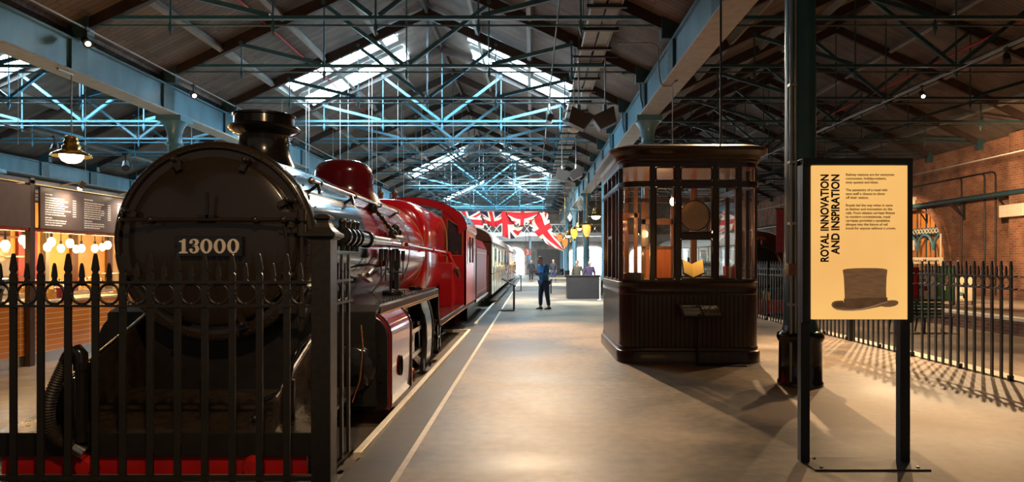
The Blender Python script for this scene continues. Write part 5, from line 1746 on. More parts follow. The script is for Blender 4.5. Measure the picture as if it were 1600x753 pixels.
track_spot(-9.72, 14.9, 6.60, (-4, 9, 2), 'lit spotlight on the left girder track, nearest the camera', size=1.3)
track_spot(-9.72, 19.6, 6.60, (-4, 12, 2), 'lit spotlight on the left girder track, second from the front', size=1.3)
track_spot(-9.72, 22.4, 6.60, (-5, 15, 2), 'dark spotlight on left girder track beside the chimney', False, 1.2)
track_spot(-9.72, 27.8, 6.60, (-5, 20, 2), 'unlit spotlight on the left girder track right of the chimney', False, 1.2)
track_spot(-11.6, 16.6, 4.55, (-9, 12, 1), 'unlit spotlight on the low café track left of the pendant lamp', False, 1.3)
track_spot(-11.6, 19.5, 4.55, (-9, 15, 1), 'unlit spotlight on the low café track right of the pendant lamp', False, 1.3)
track_spot(-11.6, 21.9, 4.55, (-9, 15, 1), 'small spotlight farthest along the low café track', True, 1.1)
track_spot(11.55, 20.2, 6.72, (9, 12, 1), 'lit spotlight glaring in the dark roof right of the column', True, 1.2)
track_spot(16.4, 21.0, 5.25, (19, 24, 1), 'lit spotlight under the roof close to the brick wall', True, 1.1)
track_spot(11.55, 16.6, 6.72, (9, 12, 1), 'unlit spotlight on the right roof track, nearest the camera', False, 1.2)


def drop_spot(x, y, z, label, lit):
    t = thing('drop_spotlight', (x, y, z), label, 'spotlight', 'spotlights on long rods over the platform')
    d = Vector((0.15, -0.8, -0.6)).normalized()
    c = Vector((x, y, z))
    MB().cyl(c - d * 0.16, c + d * 0.16, 0.075, 0.095, 16).build('spot_head', M['black_plastic'], t)
    MB().cyl(c + d * 0.158, c + d * 0.166, 0.08, n=16).build('spot_lens', M['spot_glow'] if lit else M['pane_dark'], t)
    MB().cyl((x, y, z + 0.06), (0.57, y, 6.94), 0.013, n=8).build('drop_rod', M['conduit'], t)


drop_spot(0.55, 20.9, 6.05, 'unlit rod-hung spotlight over the platform, upper of the pair left of cable tray', False)
drop_spot(0.58, 23.2, 6.38, 'dark rod-hung spotlight highest over the platform near the cable tray', False)
drop_spot(0.55, 22.0, 6.22, 'unlit spotlight beside the glaring one over the platform', False)
drop_spot(0.56, 22.05, 6.24 - 0.02 + 0.0, 'spotlight', False) if False else None
drop_spot(0.62, 24.4, 6.62, 'glaring lit spotlight over the platform above the flags', True)
drop_spot(0.55, 27.5, 6.42, 'unlit rod-hung spotlight over the platform between lit spot and flags', False)

tr = thing('cable_tray', (1.62, 30, 7.1), 'long pale cable tray with dark cross bars under the roof above the platform', 'cable tray')
MB().box(1.32, 1.60, 6, 70, 7.12, 7.15).box(1.66, 1.94, 6, 70, 7.12, 7.15).box(1.30, 1.33, 6, 70, 7.08, 7.22).box(1.93, 1.96, 6, 70, 7.08, 7.22).build('tray_channel', M['tray'], tr)
cb0 = None
for k in range(40):
    y = 7.4 + 1.47 * k
    if cb0 is None:
        cb0 = MB().box(1.18, 2.06, y - 0.05, y + 0.05, 7.02, 7.09).cyl((1.22, y, 7.05), (1.22, y, roof_z('middle', 1.22) - 0.02), 0.01, n=6).cyl((2.02, y, 7.05), (2.02, y, roof_z('middle', 2.02) - 0.02), 0.01, n=6).build('cross_bar', M['black_plastic'], tr)
    else:
        c = cb0.copy()
        COL.objects.link(c)
        c.parent = tr
        c.location = (0, 1.47 * k, 0)


def flood(x, y, z, rz, label, s=1.0):
    t = thing('floodlight', (x, y, z), label, 'floodlight', 'black box floodlights hung over the platform')
    b = MB().add([(x + a * s, y + c * s, z + h * s) for a, c, h in ((-0.20, -0.14, -0.16), (0.20, -0.14, -0.16), (0.20, 0.26, -0.16), (-0.20, 0.26, -0.16), (-0.28, -0.26, 0.18), (0.28, -0.26, 0.18), (0.28, 0.14, 0.18), (-0.28, 0.14, 0.18))],
             [(3, 2, 1, 0), (4, 5, 6, 7), (0, 1, 5, 4), (1, 2, 6, 5), (2, 3, 7, 6), (3, 0, 4, 7)])
    for i, v in enumerate(b.v):
        p = Matrix.Rotation(rz, 3, 'Y') @ (Vector(v) - Vector((x, y, z)))
        b.v[i] = tuple(p + Vector((x, y, z)))
    b.build('flood_box', M['black_plastic'], t, bev=0.01)
    MB().cyl((x, y, z + 0.20 * s), (x, y, z + 0.36 * s), 0.05 * s, n=12).cyl((x, y, z + 0.3 * s), (x, y, 7.02), 0.016, n=8).build('drop_rod', M['grey_metal'], t)


flood(1.25, 18.2, 5.30, 0.45, 'black box floodlight hung over the platform, nearer left of the pair', 1.15)
flood(1.95, 18.2, 5.30, -0.45, 'black box floodlight hung over the platform, nearer right of the pair', 1.15)
flood(1.30, 29.5, 5.25, 0.45, 'smaller black floodlight farther down the platform, left of its pair', 1.15)
flood(1.90, 29.5, 5.30, -0.45, 'smaller black floodlight farther down the platform, right of its pair', 1.15)
hb = MB().cyl((1.1, 18.2, 7.0), (2.3, 18.2, 7.0), 0.03, n=8)
tag(hb.build('hanging_bar', M['black_plastic'], None, loc=(1.7, 18.2, 7.0)), 'short black bar carrying the nearer pair of floodlights', 'bar')
sm = thing('smoke_detector', (1.20, 19.5, 5.25), 'round pale detector on a long rod below the cable tray', 'detector')
MB().lathe([(0.001, -0.05), (0.10, -0.05), (0.16, -0.01), (0.17, 0.03), (0.001, 0.06)], (1.20, 19.5, 5.28), 24).build('detector_head', M['white_paint'], sm)
MB().cyl((1.20, 19.5, 5.3), (1.20, 19.5, roof_z('middle', 1.2) + 0.02), 0.012, n=8).build('drop_rod', M['conduit'], sm)
cd = MB().tube([(2.05, 16.2, 6.72), (2.85, 16.2, 6.72), (2.97, 16.2, 6.66), (3.0, 16.2, 6.55), (3.02, 16.2, 6.0), (3.05, 16.2, 5.80), (3.12, 16.2, 5.70), (3.34, 16.2, 5.70)], 0.018, 10)
tag(cd.build('bent_conduit', M['conduit'], None, loc=(2.7, 16.2, 6.5)), 'bent metal conduit from the cable tray round the right girder', 'conduit')
for y in (19.07, 22.84, 26.6):
    cd = MB().tube([(2.55, y, 6.80), (2.85, y, 6.80), (2.98, y, 6.72), (3.02, y, 6.5), (3.04, y, 6.1), (3.12, y, 5.8)], 0.03, 10).sphere((2.55, y, 6.80), 0.05, 8)
    o = cd.build('iron_bracket', M['girder'], None, loc=(2.9, y, 6.4))
    tag(o, 'curved blue iron bracket bolted beside the right girder, %s from the front' % ORD[(19.07, 22.84, 26.6).index(y)], 'bracket', 'curved iron brackets on the right girder')
pp = MB().cyl((-7.40, 4, 8.14), (-7.40, 70, 8.14), 0.035, n=8)
tag(pp.build('sprinkler_pipe', M['red_pipe'], None, loc=(-7.4, 30, 8.14)), 'red pipe running along the roof boards above the locomotive', 'pipe')
pp = MB().cyl((13.6, 4, 8.22), (13.6, 60, 8.22), 0.04, n=8)
tag(pp.build('sprinkler_pipe', M['red_pipe'], None, loc=(13.6, 30, 8.22)), 'red pipe running along the dark roof near the brick wall', 'pipe')
pp = MB().cyl((13.0, 4, 7.45), (13.0, 60, 7.45), 0.07, n=10)
tag(pp.build('roof_pipe', M['grey_metal'], None, loc=(13.0, 30, 7.45)), 'thick grey pipe under the roof beside the red pipe on right', 'pipe')
wp = thing('wall_pipe', (19.75, 25, 4.35), 'big dark pipe on iron brackets along the brick wall', 'pipe')
MB().cyl((19.55, 5, 4.35), (19.55, 62, 4.35), 0.11, n=14).cyl((19.55, 21.0, 4.35), (19.55, 21.3, 4.35), 0.15, n=14).build('pipe_run', M['dark_iron'], wp)
for k in range(14):
    y = 10.5 + 3.0 * k
    MB().bar((19.42, y, 4.20), (20.0, y, 4.20), 0.07, 0.06).bar((19.95, y, 4.2), (19.95, y, 3.45), 0.07, 0.07).bar((19.5, y, 4.18), (19.95, y, 3.55), 0.05, 0.05).build('pipe_bracket', M['black'], wp)
for k, y in enumerate((29.3, 30.0, 31.6)):
    cdt = MB().tube([(19.9, y, 0.1), (19.9, y, 5.2), (19.9, y + 0.05, 5.35), (19.9, y + 0.25, 5.42), (19.9, y + 4, 5.42)], 0.035, 8)
    tag(cdt.build('wall_conduit', M['black'], None, loc=(19.9, y, 0)), 'black conduit rising up the brick wall beside the arch, %s from the camera' % ORD[k], 'conduit')
bxw = MB().box(19.35, 19.6, 26.9, 28.3, 3.35, 3.85)
tag(bxw.build('stone_corbel', M['cream_paint'], None, 0.02, loc=(19.8, 27.6, 3.6)), 'pale stone block on the brick pier below the dark pipe', 'stone block')

wires = None
random.seed(11)
for i, (x, y) in enumerate(((-9.0, 24.6), (-8.4, 25.4), (-7.9, 24.2), (-7.3, 26.0), (-6.7, 24.9), (-6.3, 26.4), (-5.9, 25.2), (-5.3, 27.0), (-8.8, 30.2), (-7.0, 30.8), (-5.0, 31.0), (-6.2, 33.0), (-17.0, 20.0), (-15.5, 20.6), (-13.6, 20.8), (-12.3, 24.0))):
    if i == 0:
        zr_ = roof_z('middle', x) + 0.02
    if wires is None:
        wires = MB().cyl((x, y, 3.0), (x, y, 7.2), 0.006, n=5).build('hanging_wire', M['white_paint'], None, loc=(x, y, 7.2))
        wires.location.z = zr_
        tag(wires, 'thin pale wire hanging straight down from the roof', 'wire', 'thin wires hanging from the roof')
    else:
        c = wires.copy()
        COL.objects.link(c)
        c.location = (x, y, roof_z('middle' if x > -10.4 else 'cafe side', x) + 0.02)

# ------------------------------------------------------------------ café kiosk
KX = -7.46
ct = thing('cafe_counter', (-7.8, 11, 0), 'long café counter fronted with glossy orange tiles beyond the locomotive', 'counter')
MB().box(-8.15, KX, 4.5, 17.5, 0.16, 0.90).build('tiled_front', M['tile'], ct)
MB().box(-8.12, KX + 0.005, 4.5, 17.5, 0.0, 0.16).build('kick_plate', M['steel'], ct)
MB().box(-8.2, KX + 0.008, 4.5, 17.5, 0.90, 0.945).build('counter_slab', M['counter_top'], ct, bev=0.006)
ks = thing('kiosk_frame', (-8.3, 11, 0), 'dark steel kiosk frame with posts and beams over the café counter', 'frame')
for y in (6.4, 10.08, 13.6, 17.2):
    MB().box(KX - 0.0 + 0.01, KX + 0.09, y - 0.05, y + 0.05, 0, 2.75).build('post', M['bronze'], ks)
    MB().box(-9.75, -9.65, y - 0.05, y + 0.05, 0, 2.75).build('post', M['grey_metal'], ks)
    MB().box(-9.75, KX + 0.09, y - 0.04, y + 0.04, 2.70, 2.78).build('cross_beam', M['grey_metal'], ks)
for z in (2.70, 1.99):
    MB().box(KX + 0.01, KX + 0.08, 6.4, 17.2, z, z + 0.06).build('front_beam', M['copper'] if z < 2.5 else M['grey_metal'], ks)
for x in (-8.0, -8.5, -9.0):
    MB().box(x - 0.025, x + 0.025, 6.4, 17.2, 2.66, 2.70).build('lamp_bar', M['grey_metal'], ks)
MB().box(-9.9, -9.76, 4.5, 17.5, 0.0, 2.7).build('back_wall', M['cafe_wall'], ks)
for (ya, yb, za, zb, m_) in ((8.6, 11.6, 1.0, 2.1, 'cafe_red'), (11.8, 12.7, 1.55, 2.2, 'wood_light'), (11.8, 12.7, 0.95, 1.55, 'cafe_grey'), (12.9, 13.4, 1.0, 2.2, 'cafe_red'), (14.4, 14.6, 0.9, 2.4, 'wood_light'), (15.6, 15.8, 0.9, 2.4, 'wood_light')):
    MB().box(-9.76, -9.70, ya, yb, za, zb).build('wall_panel', M[m_], ks)
for z in (1.25, 1.62, 1.98):
    MB().box(-9.75, -9.50, 7.0, 12.8, z, z + 0.03).build('back_shelf', M['wood_light'], ks)
MB().box(-9.75, -9.1, 5.5, 17.0, 0.0, 0.92).build('back_counter', M['cafe_grey'], ks)


def menu(y0, y1, label, seed, cols):
    t = thing('menu_board', (KX + 0.11, (y0 + y1) / 2, 2.35), label, 'menu board', 'brown menu boards over the café counter')
    xb = KX + 0.10
    bo_ = MB().box(xb, xb + 0.03, y0, y1, 2.04, 2.66).build('board', M['menu'], t)
    random.seed(seed)
    b = MB()
    for c0 in cols:
        z = 2.57
        for r in range(13):
            L = 0.16 if r in (0, 9) else random.uniform(0.36, 0.54)
            y = y0 + c0
            e_ = y + L
            while y < e_:
                w_ = random.uniform(0.04, 0.11)
                b.box(xb + 0.03, xb + 0.032, y, y + w_, z - 0.018, z)
                y += w_ + 0.012
            if r not in (0, 9, 10, 11, 12):
                b.box(xb + 0.03, xb + 0.032, y0 + c0 + 0.62, y0 + c0 + 0.70, z - 0.016, z)
            z -= 0.036 if r not in (0, 8) else 0.05
    b.build('menu_text', M['chalk'], bo_)
    return bo_


menu(6.5, 9.98, 'brown menu board at the left end above the café counter', 5, (0.10, 1.02))
menu(10.18, 13.5, 'brown menu board with two columns of white text beside the locomotive', 9, (0.10, 1.00, 1.9))
for i, y in enumerate((10.7, 12.2)):
    t = thing('picture_light', (KX + 0.35, y, 2.8), 'small lit lamp on an arm above the right menu board, %s from its left end' % ORD[i], 'lamp')
    MB().tube([(KX + 0.08, y, 2.74), (KX + 0.30, y, 2.78), (KX + 0.45, y, 2.78)], 0.012, 8).cyl((KX + 0.45, y, 2.80), (KX + 0.38, y, 2.70), 0.04, n=12).build('lamp_arm', M['conduit'], t)
    MB().sphere((KX + 0.375, y, 2.69), 0.032, 12).build('bulb', M['spot_glow'], t)
    spot('menu_light', (KX + 0.40, y, 2.68), (KX + 0.12, y, 2.3), 60, WHITE, 120, 0.8, 0.03)

for i, (px_, py_, X_) in enumerate(((8, 383, -8.0), (36, 375, -8.0), (43, 383, -8.5), (74, 386, -8.5), (80, 378, -8.0), (95, 388, -9.0), (109, 380, -8.0), (119, 389, -9.0), (127, 388, -8.5), (148, 388, -8.5), (168, 383, -8.0), (160, 386, -9.0))):
    Y_ = X_ * 1067 / (px_ - 831)
    Z_ = 1.55 + (408 - py_) / 1067 * Y_
    t = thing('bulb_pendant', (X_, Y_, Z_), 'bare glowing bulb hung over the café counter, %s from the left' % ORD[i], 'pendant lamp', 'glowing bulbs over the café counter')
    MB().cyl((X_, Y_, Z_ + 0.09), (X_, Y_, 2.66), 0.008, n=6).cyl((X_, Y_, Z_ + 0.07), (X_, Y_, Z_ + 0.14), 0.022, n=10).build('cord', M['black_plastic'], t)
    MB().sphere((X_, Y_, Z_), 0.060, 16, sz=1.3).build('bulb', M['bulb'], t)
for y in (9.5, 11.5, 13.8, 15.5):
    point('cafe_bulb_light', (-8.55, y, 1.62), 32, (1.0, 0.60, 0.22), 0.15)
spot('counter_fill_spot', (-4.9, 10.5, 5.6), (-7.4, 10.2, 0.5), 420, (1.0, 0.72, 0.42), 70, 0.7, 0.1)  # unseen spot added to brighten the tiled counter front
spot('cafe_floor_light', (-7.9, 9.0, 3.6), (-6.0, 8.2, 0), 110, WARM, 90, 0.7, 0.1)

# things on the café counter
def on_counter(name, mb_parts, loc, label, cat):
    t = thing(name, loc, label, cat)
    for nm, b, m_ in mb_parts:
        b.build(nm, m_, t)


CZ = 0.945
for i, (y, lab) in enumerate(((10.55, 'glass cake dome over a golden cake on the café counter, left of two'), (12.05, 'glass cake dome over a golden cake on the café counter, beside the locomotive'))):
    x = -7.75
    on_counter('cake_stand', (('stand', MB().lathe([(0.001, 0), (0.09, 0), (0.03, 0.03), (0.025, 0.10), (0.17, 0.12), (0.18, 0.135), (0.001, 0.135)], (x, y, CZ), 24), M['steel']),
                              ('cake', MB().lathe([(0.001, 0.136), (0.13, 0.136), (0.135, 0.20), (0.11, 0.225), (0.001, 0.23)], (x, y, CZ), 20), M['sponge']),
                              ('glass_dome', MB().lathe([(0.16, 0.136), (0.16, 0.26), (0.12, 0.31), (0.02, 0.33), (0.001, 0.335)], (x, y, CZ), 24), M['glass'])), (x, y, CZ), lab, 'cake stand')
dc_ = thing('display_case', (-7.75, 13.0, CZ), 'low glass display case of pastries on the café counter', 'display case')
MB().box(-7.95, -7.52, 12.55, 13.6, CZ, CZ + 0.03).box(-7.95, -7.52, 12.55, 13.6, CZ + 0.36, CZ + 0.38).build('case_frame', M['steel'], dc_)
for (xa, xb_, ya, yb) in ((-7.525, -7.52, 12.55, 13.6), (-7.95, -7.52, 12.55, 12.555), (-7.95, -7.52, 13.595, 13.6)):
    MB().box(xa, xb_, ya, yb, CZ + 0.03, CZ + 0.36).build('glass_pane', M['glass'], dc_)
for i in range(5):
    y = 12.68 + 0.19 * i
    o = MB().lathe([(0.001, 0), (0.065, 0.0), (0.075, 0.03), (0.05, 0.065), (0.001, 0.075)], (-7.70, y, CZ + 0.03), 14).build('pastry', M['sponge'], None, loc=(-7.70, y, CZ + 0.03))
    tag(o, 'round golden pastry inside the glass display case, %s from its near end' % ORD[i], 'pastry', 'pastries in the display case')
ti = thing('till_screen', (-7.75, 9.95, CZ), 'black till screen on a stand on the café counter near the steel post', 'till')
MB().box(-7.85, -7.65, 9.85, 10.05 - 0.02, CZ, CZ + 0.02).bar((-7.75, 9.93, CZ + 0.02), (-7.72, 9.93, CZ + 0.2), 0.04, 0.05).build('till_stand', M['black_plastic'], ti)
MB().add([(-7.78, 9.62, CZ + 0.14), (-7.78, 9.99, CZ + 0.14), (-7.66, 9.99, CZ + 0.36), (-7.66, 9.62, CZ + 0.36), (-7.75, 9.62, CZ + 0.125), (-7.75, 9.99, CZ + 0.125), (-7.63, 9.99, CZ + 0.345), (-7.63, 9.62, CZ + 0.345)],
         [(0, 1, 2, 3), (7, 6, 5, 4), (0, 4, 5, 1), (1, 5, 6, 2), (2, 6, 7, 3), (3, 7, 4, 0)]).build('screen', M['pane_dark'], ti)
for i, (y, m_, h_) in enumerate(((10.95, 'sponge', 0.22), (11.15, 'cafe_red', 0.24), (11.34, 'sponge', 0.20))):
    on_counter('biscuit_jar', (('jar_contents', MB().lathe([(0.001, 0.005), (0.065, 0.005), (0.065, h_ * 0.7), (0.001, h_ * 0.7)], (-7.72, y, CZ), 18), M[m_]),
                               ('jar_glass', MB().lathe([(0.075, 0.0), (0.075, h_), (0.05, h_ + 0.02)], (-7.72, y, CZ), 20), M['glass']),
                               ('jar_lid', MB().lathe([(0.055, h_ + 0.02), (0.055, h_ + 0.04), (0.015, h_ + 0.05), (0.015, h_ + 0.07), (0.001, h_ + 0.07)], (-7.72, y, CZ), 16), M['steel'])),
               (-7.72, y, CZ), 'glass jar with metal lid on the café counter, %s from the left' % ORD[i], 'jar')
random.seed(21)
for z in (1.28, 1.65):
    for i in range(9):
        y = 8.4 + 0.42 * i
        m_ = ('white_paint', 'cafe_red', 'sponge', 'cream_coach')[(i + int(z * 10)) % 4]
        o = MB().lathe([(0.001, 0), (0.05, 0), (0.055, 0.14), (0.02, 0.17), (0.02, 0.22), (0.001, 0.22)], (-9.60, y, z), 12).build('shelf_bottle', M[m_], None, loc=(-9.60, y, z))
        tag(o, 'small bottle on the %s café shelf, %s from its left end' % ('lower' if z < 1.5 else 'upper', ORD[i]), 'bottle', 'bottles on the café back shelves')

# ------------------------------------------------------------------ siding by the brick wall
o = MB().box(20.52, 20.56, AY0 - 1.5, AY1 + 2.5, 0.0, 4.8).build('mural_board', M['mural'], None, loc=(20.34, 35.8, 0))
tag(o, None, None)
mu = thing('arch_mural', (20.3, 35.8, 0), 'orange painted scene with dark arched windows set inside the brick arch', 'mural')
o.parent = mu
o.location = Vector((20.34, 35.8, 0)) - mu.location
o.name = 'mural_panel'
mb_ = MB().box(20.24, 20.30, AY0, AY1, 2.92, 3.25).box(20.24, 20.30, AY0, AY1, 1.5, 1.56)
for y in (33.5, 34.3, 35.1, 35.9, 36.7, 37.5, 38.2):
    mb_.box(20.25, 20.31, y - 0.025, y + 0.025, 0.0, 4.1)
mb_.build('mural_bars', M['dark_iron'], mu)
mw = MB()
for k in range(20):
    y = AY0 + 0.14 + k * 0.28
    mw.bar((20.22, y - 0.11, 2.97), (20.22, y + 0.11, 3.20), 0.03, 0.03, up=(1, 0, 0)).bar((20.22, y + 0.11, 2.97), (20.22, y - 0.11, 3.20), 0.03, 0.03, up=(1, 0, 0))
mw.build('lattice_frieze', M['cream_paint'], mu)
ar = MB()
for k in range(4):
    yc = 33.7 + 1.45 * k
    ar.tube([(20.25, yc - 0.7 * cos(PI * i / 14), 2.1 + 0.8 * sin(PI * i / 14)) for i in range(15)], 0.07, 8)
ar.build('mural_arches', M['column_blue'], mu)
ms = thing('museum_sign', (19.2, 30.9, 1.55), 'cream hanging sign lettered Railway Museum beside the brick arch', 'sign')
MB().box(16.9, 18.6, 30.87, 30.93, 1.44, 1.72).build('sign_board', M['cream_paint'], ms, bev=0.01)
text('sign_lettering', 'Railway Museum', 0.21, ms, (16.98, 30.862, 1.505), M['print_dark'], (PI / 2, 0, 0), 0.002, 0.002)
MB().cyl((16.98, 30.9, 0), (16.98, 30.9, 2.8), 0.04, n=10).cyl((18.5, 30.9, 0), (18.5, 30.9, 2.8), 0.04, n=10).box(16.7, 17.3, 30.86, 30.94, 2.05, 2.5).build('sign_post', M['cream_paint'], ms)
be = thing('green_bench', (10.9, 19.2, -0.45), 'green slatted bench behind the right railings, below the arch', 'bench')
for k in range(5):
    MB().box(10.1, 11.7, 19.36, 19.39, 0.02 + 0.095 * k, 0.09 + 0.095 * k).build('back_slat', M['green'], be)
for k in range(4):
    MB().box(10.1, 11.7, 18.92 + 0.11 * k, 19.01 + 0.11 * k, -0.03, 0.0).build('seat_slat', M['green'], be)
for x in (10.15, 10.9, 11.65):
    MB().tube([(x, 18.95, -0.45), (x, 18.93, -0.05), (x, 19.3, -0.05), (x, 19.42, 0.5)], 0.025, 8).tube([(x, 19.3, -0.05), (x, 19.42, -0.45)], 0.025, 8).build('bench_frame', M['black'], be)
for k, (x, y, m_, lab) in enumerate(((13.15, 23.8, 'flag_red', 'red upright display board behind the right railings'), (13.8, 23.9, 'white_paint', 'white upright display board behind the right railings'),
                                     (14.5, 24.0, 'hedge', 'tall green display board behind the right railings'), (15.3, 24.2, 'book_cream', 'cream display board farthest right behind the railings'))):
    t = thing('display_board', (x, y, 0), lab, 'display board')
    h_ = (1.3, 1.2, 1.35, 1.0)[k]
    MB().box(x - 0.30, x + 0.30, y - 0.02, y + 0.02, 0.15, h_).build('board_face', M[m_], t)
    MB().box(x - 0.34, x - 0.30, y - 0.03, y + 0.03, 0, h_ + 0.03).box(x + 0.30, x + 0.34, y - 0.03, y + 0.03, 0, h_ + 0.03).box(x - 0.3, x + 0.3, y - 0.03, y + 0.03, h_, h_ + 0.03).build('board_frame', M['black_plastic'], t)
    random.seed(k)
    d = MB()
    for q_ in range(7):
        a, c = random.uniform(-0.26, 0.10), random.uniform(0.2, h_ - 0.3)
        d.box(x + a, x + a + random.uniform(0.06, 0.16), y - 0.024, y - 0.021, c, c + random.uniform(0.05, 0.2), q_ % 3)
    d.build('board_print', [M['cream_paint'], M['teak'], M['column_blue']], t)
rb = MB().box(6.9, 12.2, 29.5 - 1.0, 29.5 - 0.9, -0.45, 0.15)
tag(rb.build('red_barrier', M['beam_red'], None, loc=(9.5, 28.55, -0.45)), 'low red barrier across the siding behind the railings', 'barrier')
hang = thing('hanging_banner', (10.6, 30.0, 3.0), 'dark red hanging banner beyond the booth beside the column', 'banner')
MB().box(10.1, 11.0, 28.2, 28.24, 1.9, 3.7).build('banner_cloth', M['cafe_red'], hang)
MB().cyl((10.05, 28.22, 3.72), (11.05, 28.22, 3.72), 0.025, n=8).cyl((10.3, 28.22, 3.72), (10.3, 28.22, roof_z('brick wall side', 10.3) - 0.01), 0.01, n=6).cyl((10.8, 28.22, 3.72), (10.8, 28.22, roof_z('brick wall side', 10.8) - 0.01), 0.01, n=6).build('banner_rod', M['black'], hang)

# pale footbridge across the far end
fb = thing('footbridge', (-3.5, 70, 4.3), 'pale footbridge spanning the hall near the far end wall', 'footbridge')
MB().box(-10.2, 8.0, 69.4, 70.6, 4.1, 4.4).build('deck', M['roof_white'], fb)
rl_ = MB().box(-10.2, 8.0, 69.35, 69.42, 5.25, 5.33).box(-10.2, 8.0, 69.35, 69.42, 4.40, 4.46)
for k in range(24):
    x = -10.1 + 0.77 * k
    rl_.bar((x, 69.38, 4.4), (x + 0.7, 69.38, 5.3), 0.05, 0.05).bar((x + 0.7, 69.38, 4.4), (x, 69.38, 5.3), 0.05, 0.05)
rl_.build('lattice_parapet', M['roof_white'], fb)
for x in (-10.1, -4.4, -0.2, 3.4, 7.9):
    MB().box(x - 0.12, x + 0.12, 69.8, 70.2, 0 if x > -1 else -0.5, 4.1).build('leg', M['column_blue'], fb)


# ------------------------------------------------------------------ people
def skin_mesh(chains, sub=1):
    """chains: lists of (point, radius); joints that share a point are welded, one continuous skinned body"""
    vs, rs, es, idx = [], [], [], {}
    for ch in chains:
        prev = None
        for p, r in ch:
            k = tuple(round(c, 4) for c in p)
            if k not in idx:
                idx[k] = len(vs)
                vs.append(p)
                rs.append(r)
            i = idx[k]
            if prev is not None and prev != i:
                es.append((prev, i))
            prev = i
    me = bpy.data.meshes.new('tmp')
    me.from_pydata([tuple(v) for v in vs], es, [])
    o = bpy.data.objects.new('tmp', me)
    COL.objects.link(o)
    md = o.modifiers.new('skin', 'SKIN')
    for i, sv in enumerate(me.skin_vertices[0].data):
        sv.radius = (rs[i], rs[i]) if not hasattr(rs[i], '__len__') else rs[i]
        sv.use_root = i == 0
    md.use_smooth_shade = True
    ss = o.modifiers.new('sub', 'SUBSURF')
    ss.levels = ss.render_levels = sub
    dg = bpy.context.evaluated_depsgraph_get()
    out = bpy.data.meshes.new_from_object(o.evaluated_get(dg))
    bpy.data.objects.remove(o)
    v = [tuple(q.co) for q in out.vertices]
    f = [tuple(p.vertices) for p in out.polygons]
    bpy.data.meshes.remove(out)
    return v, f


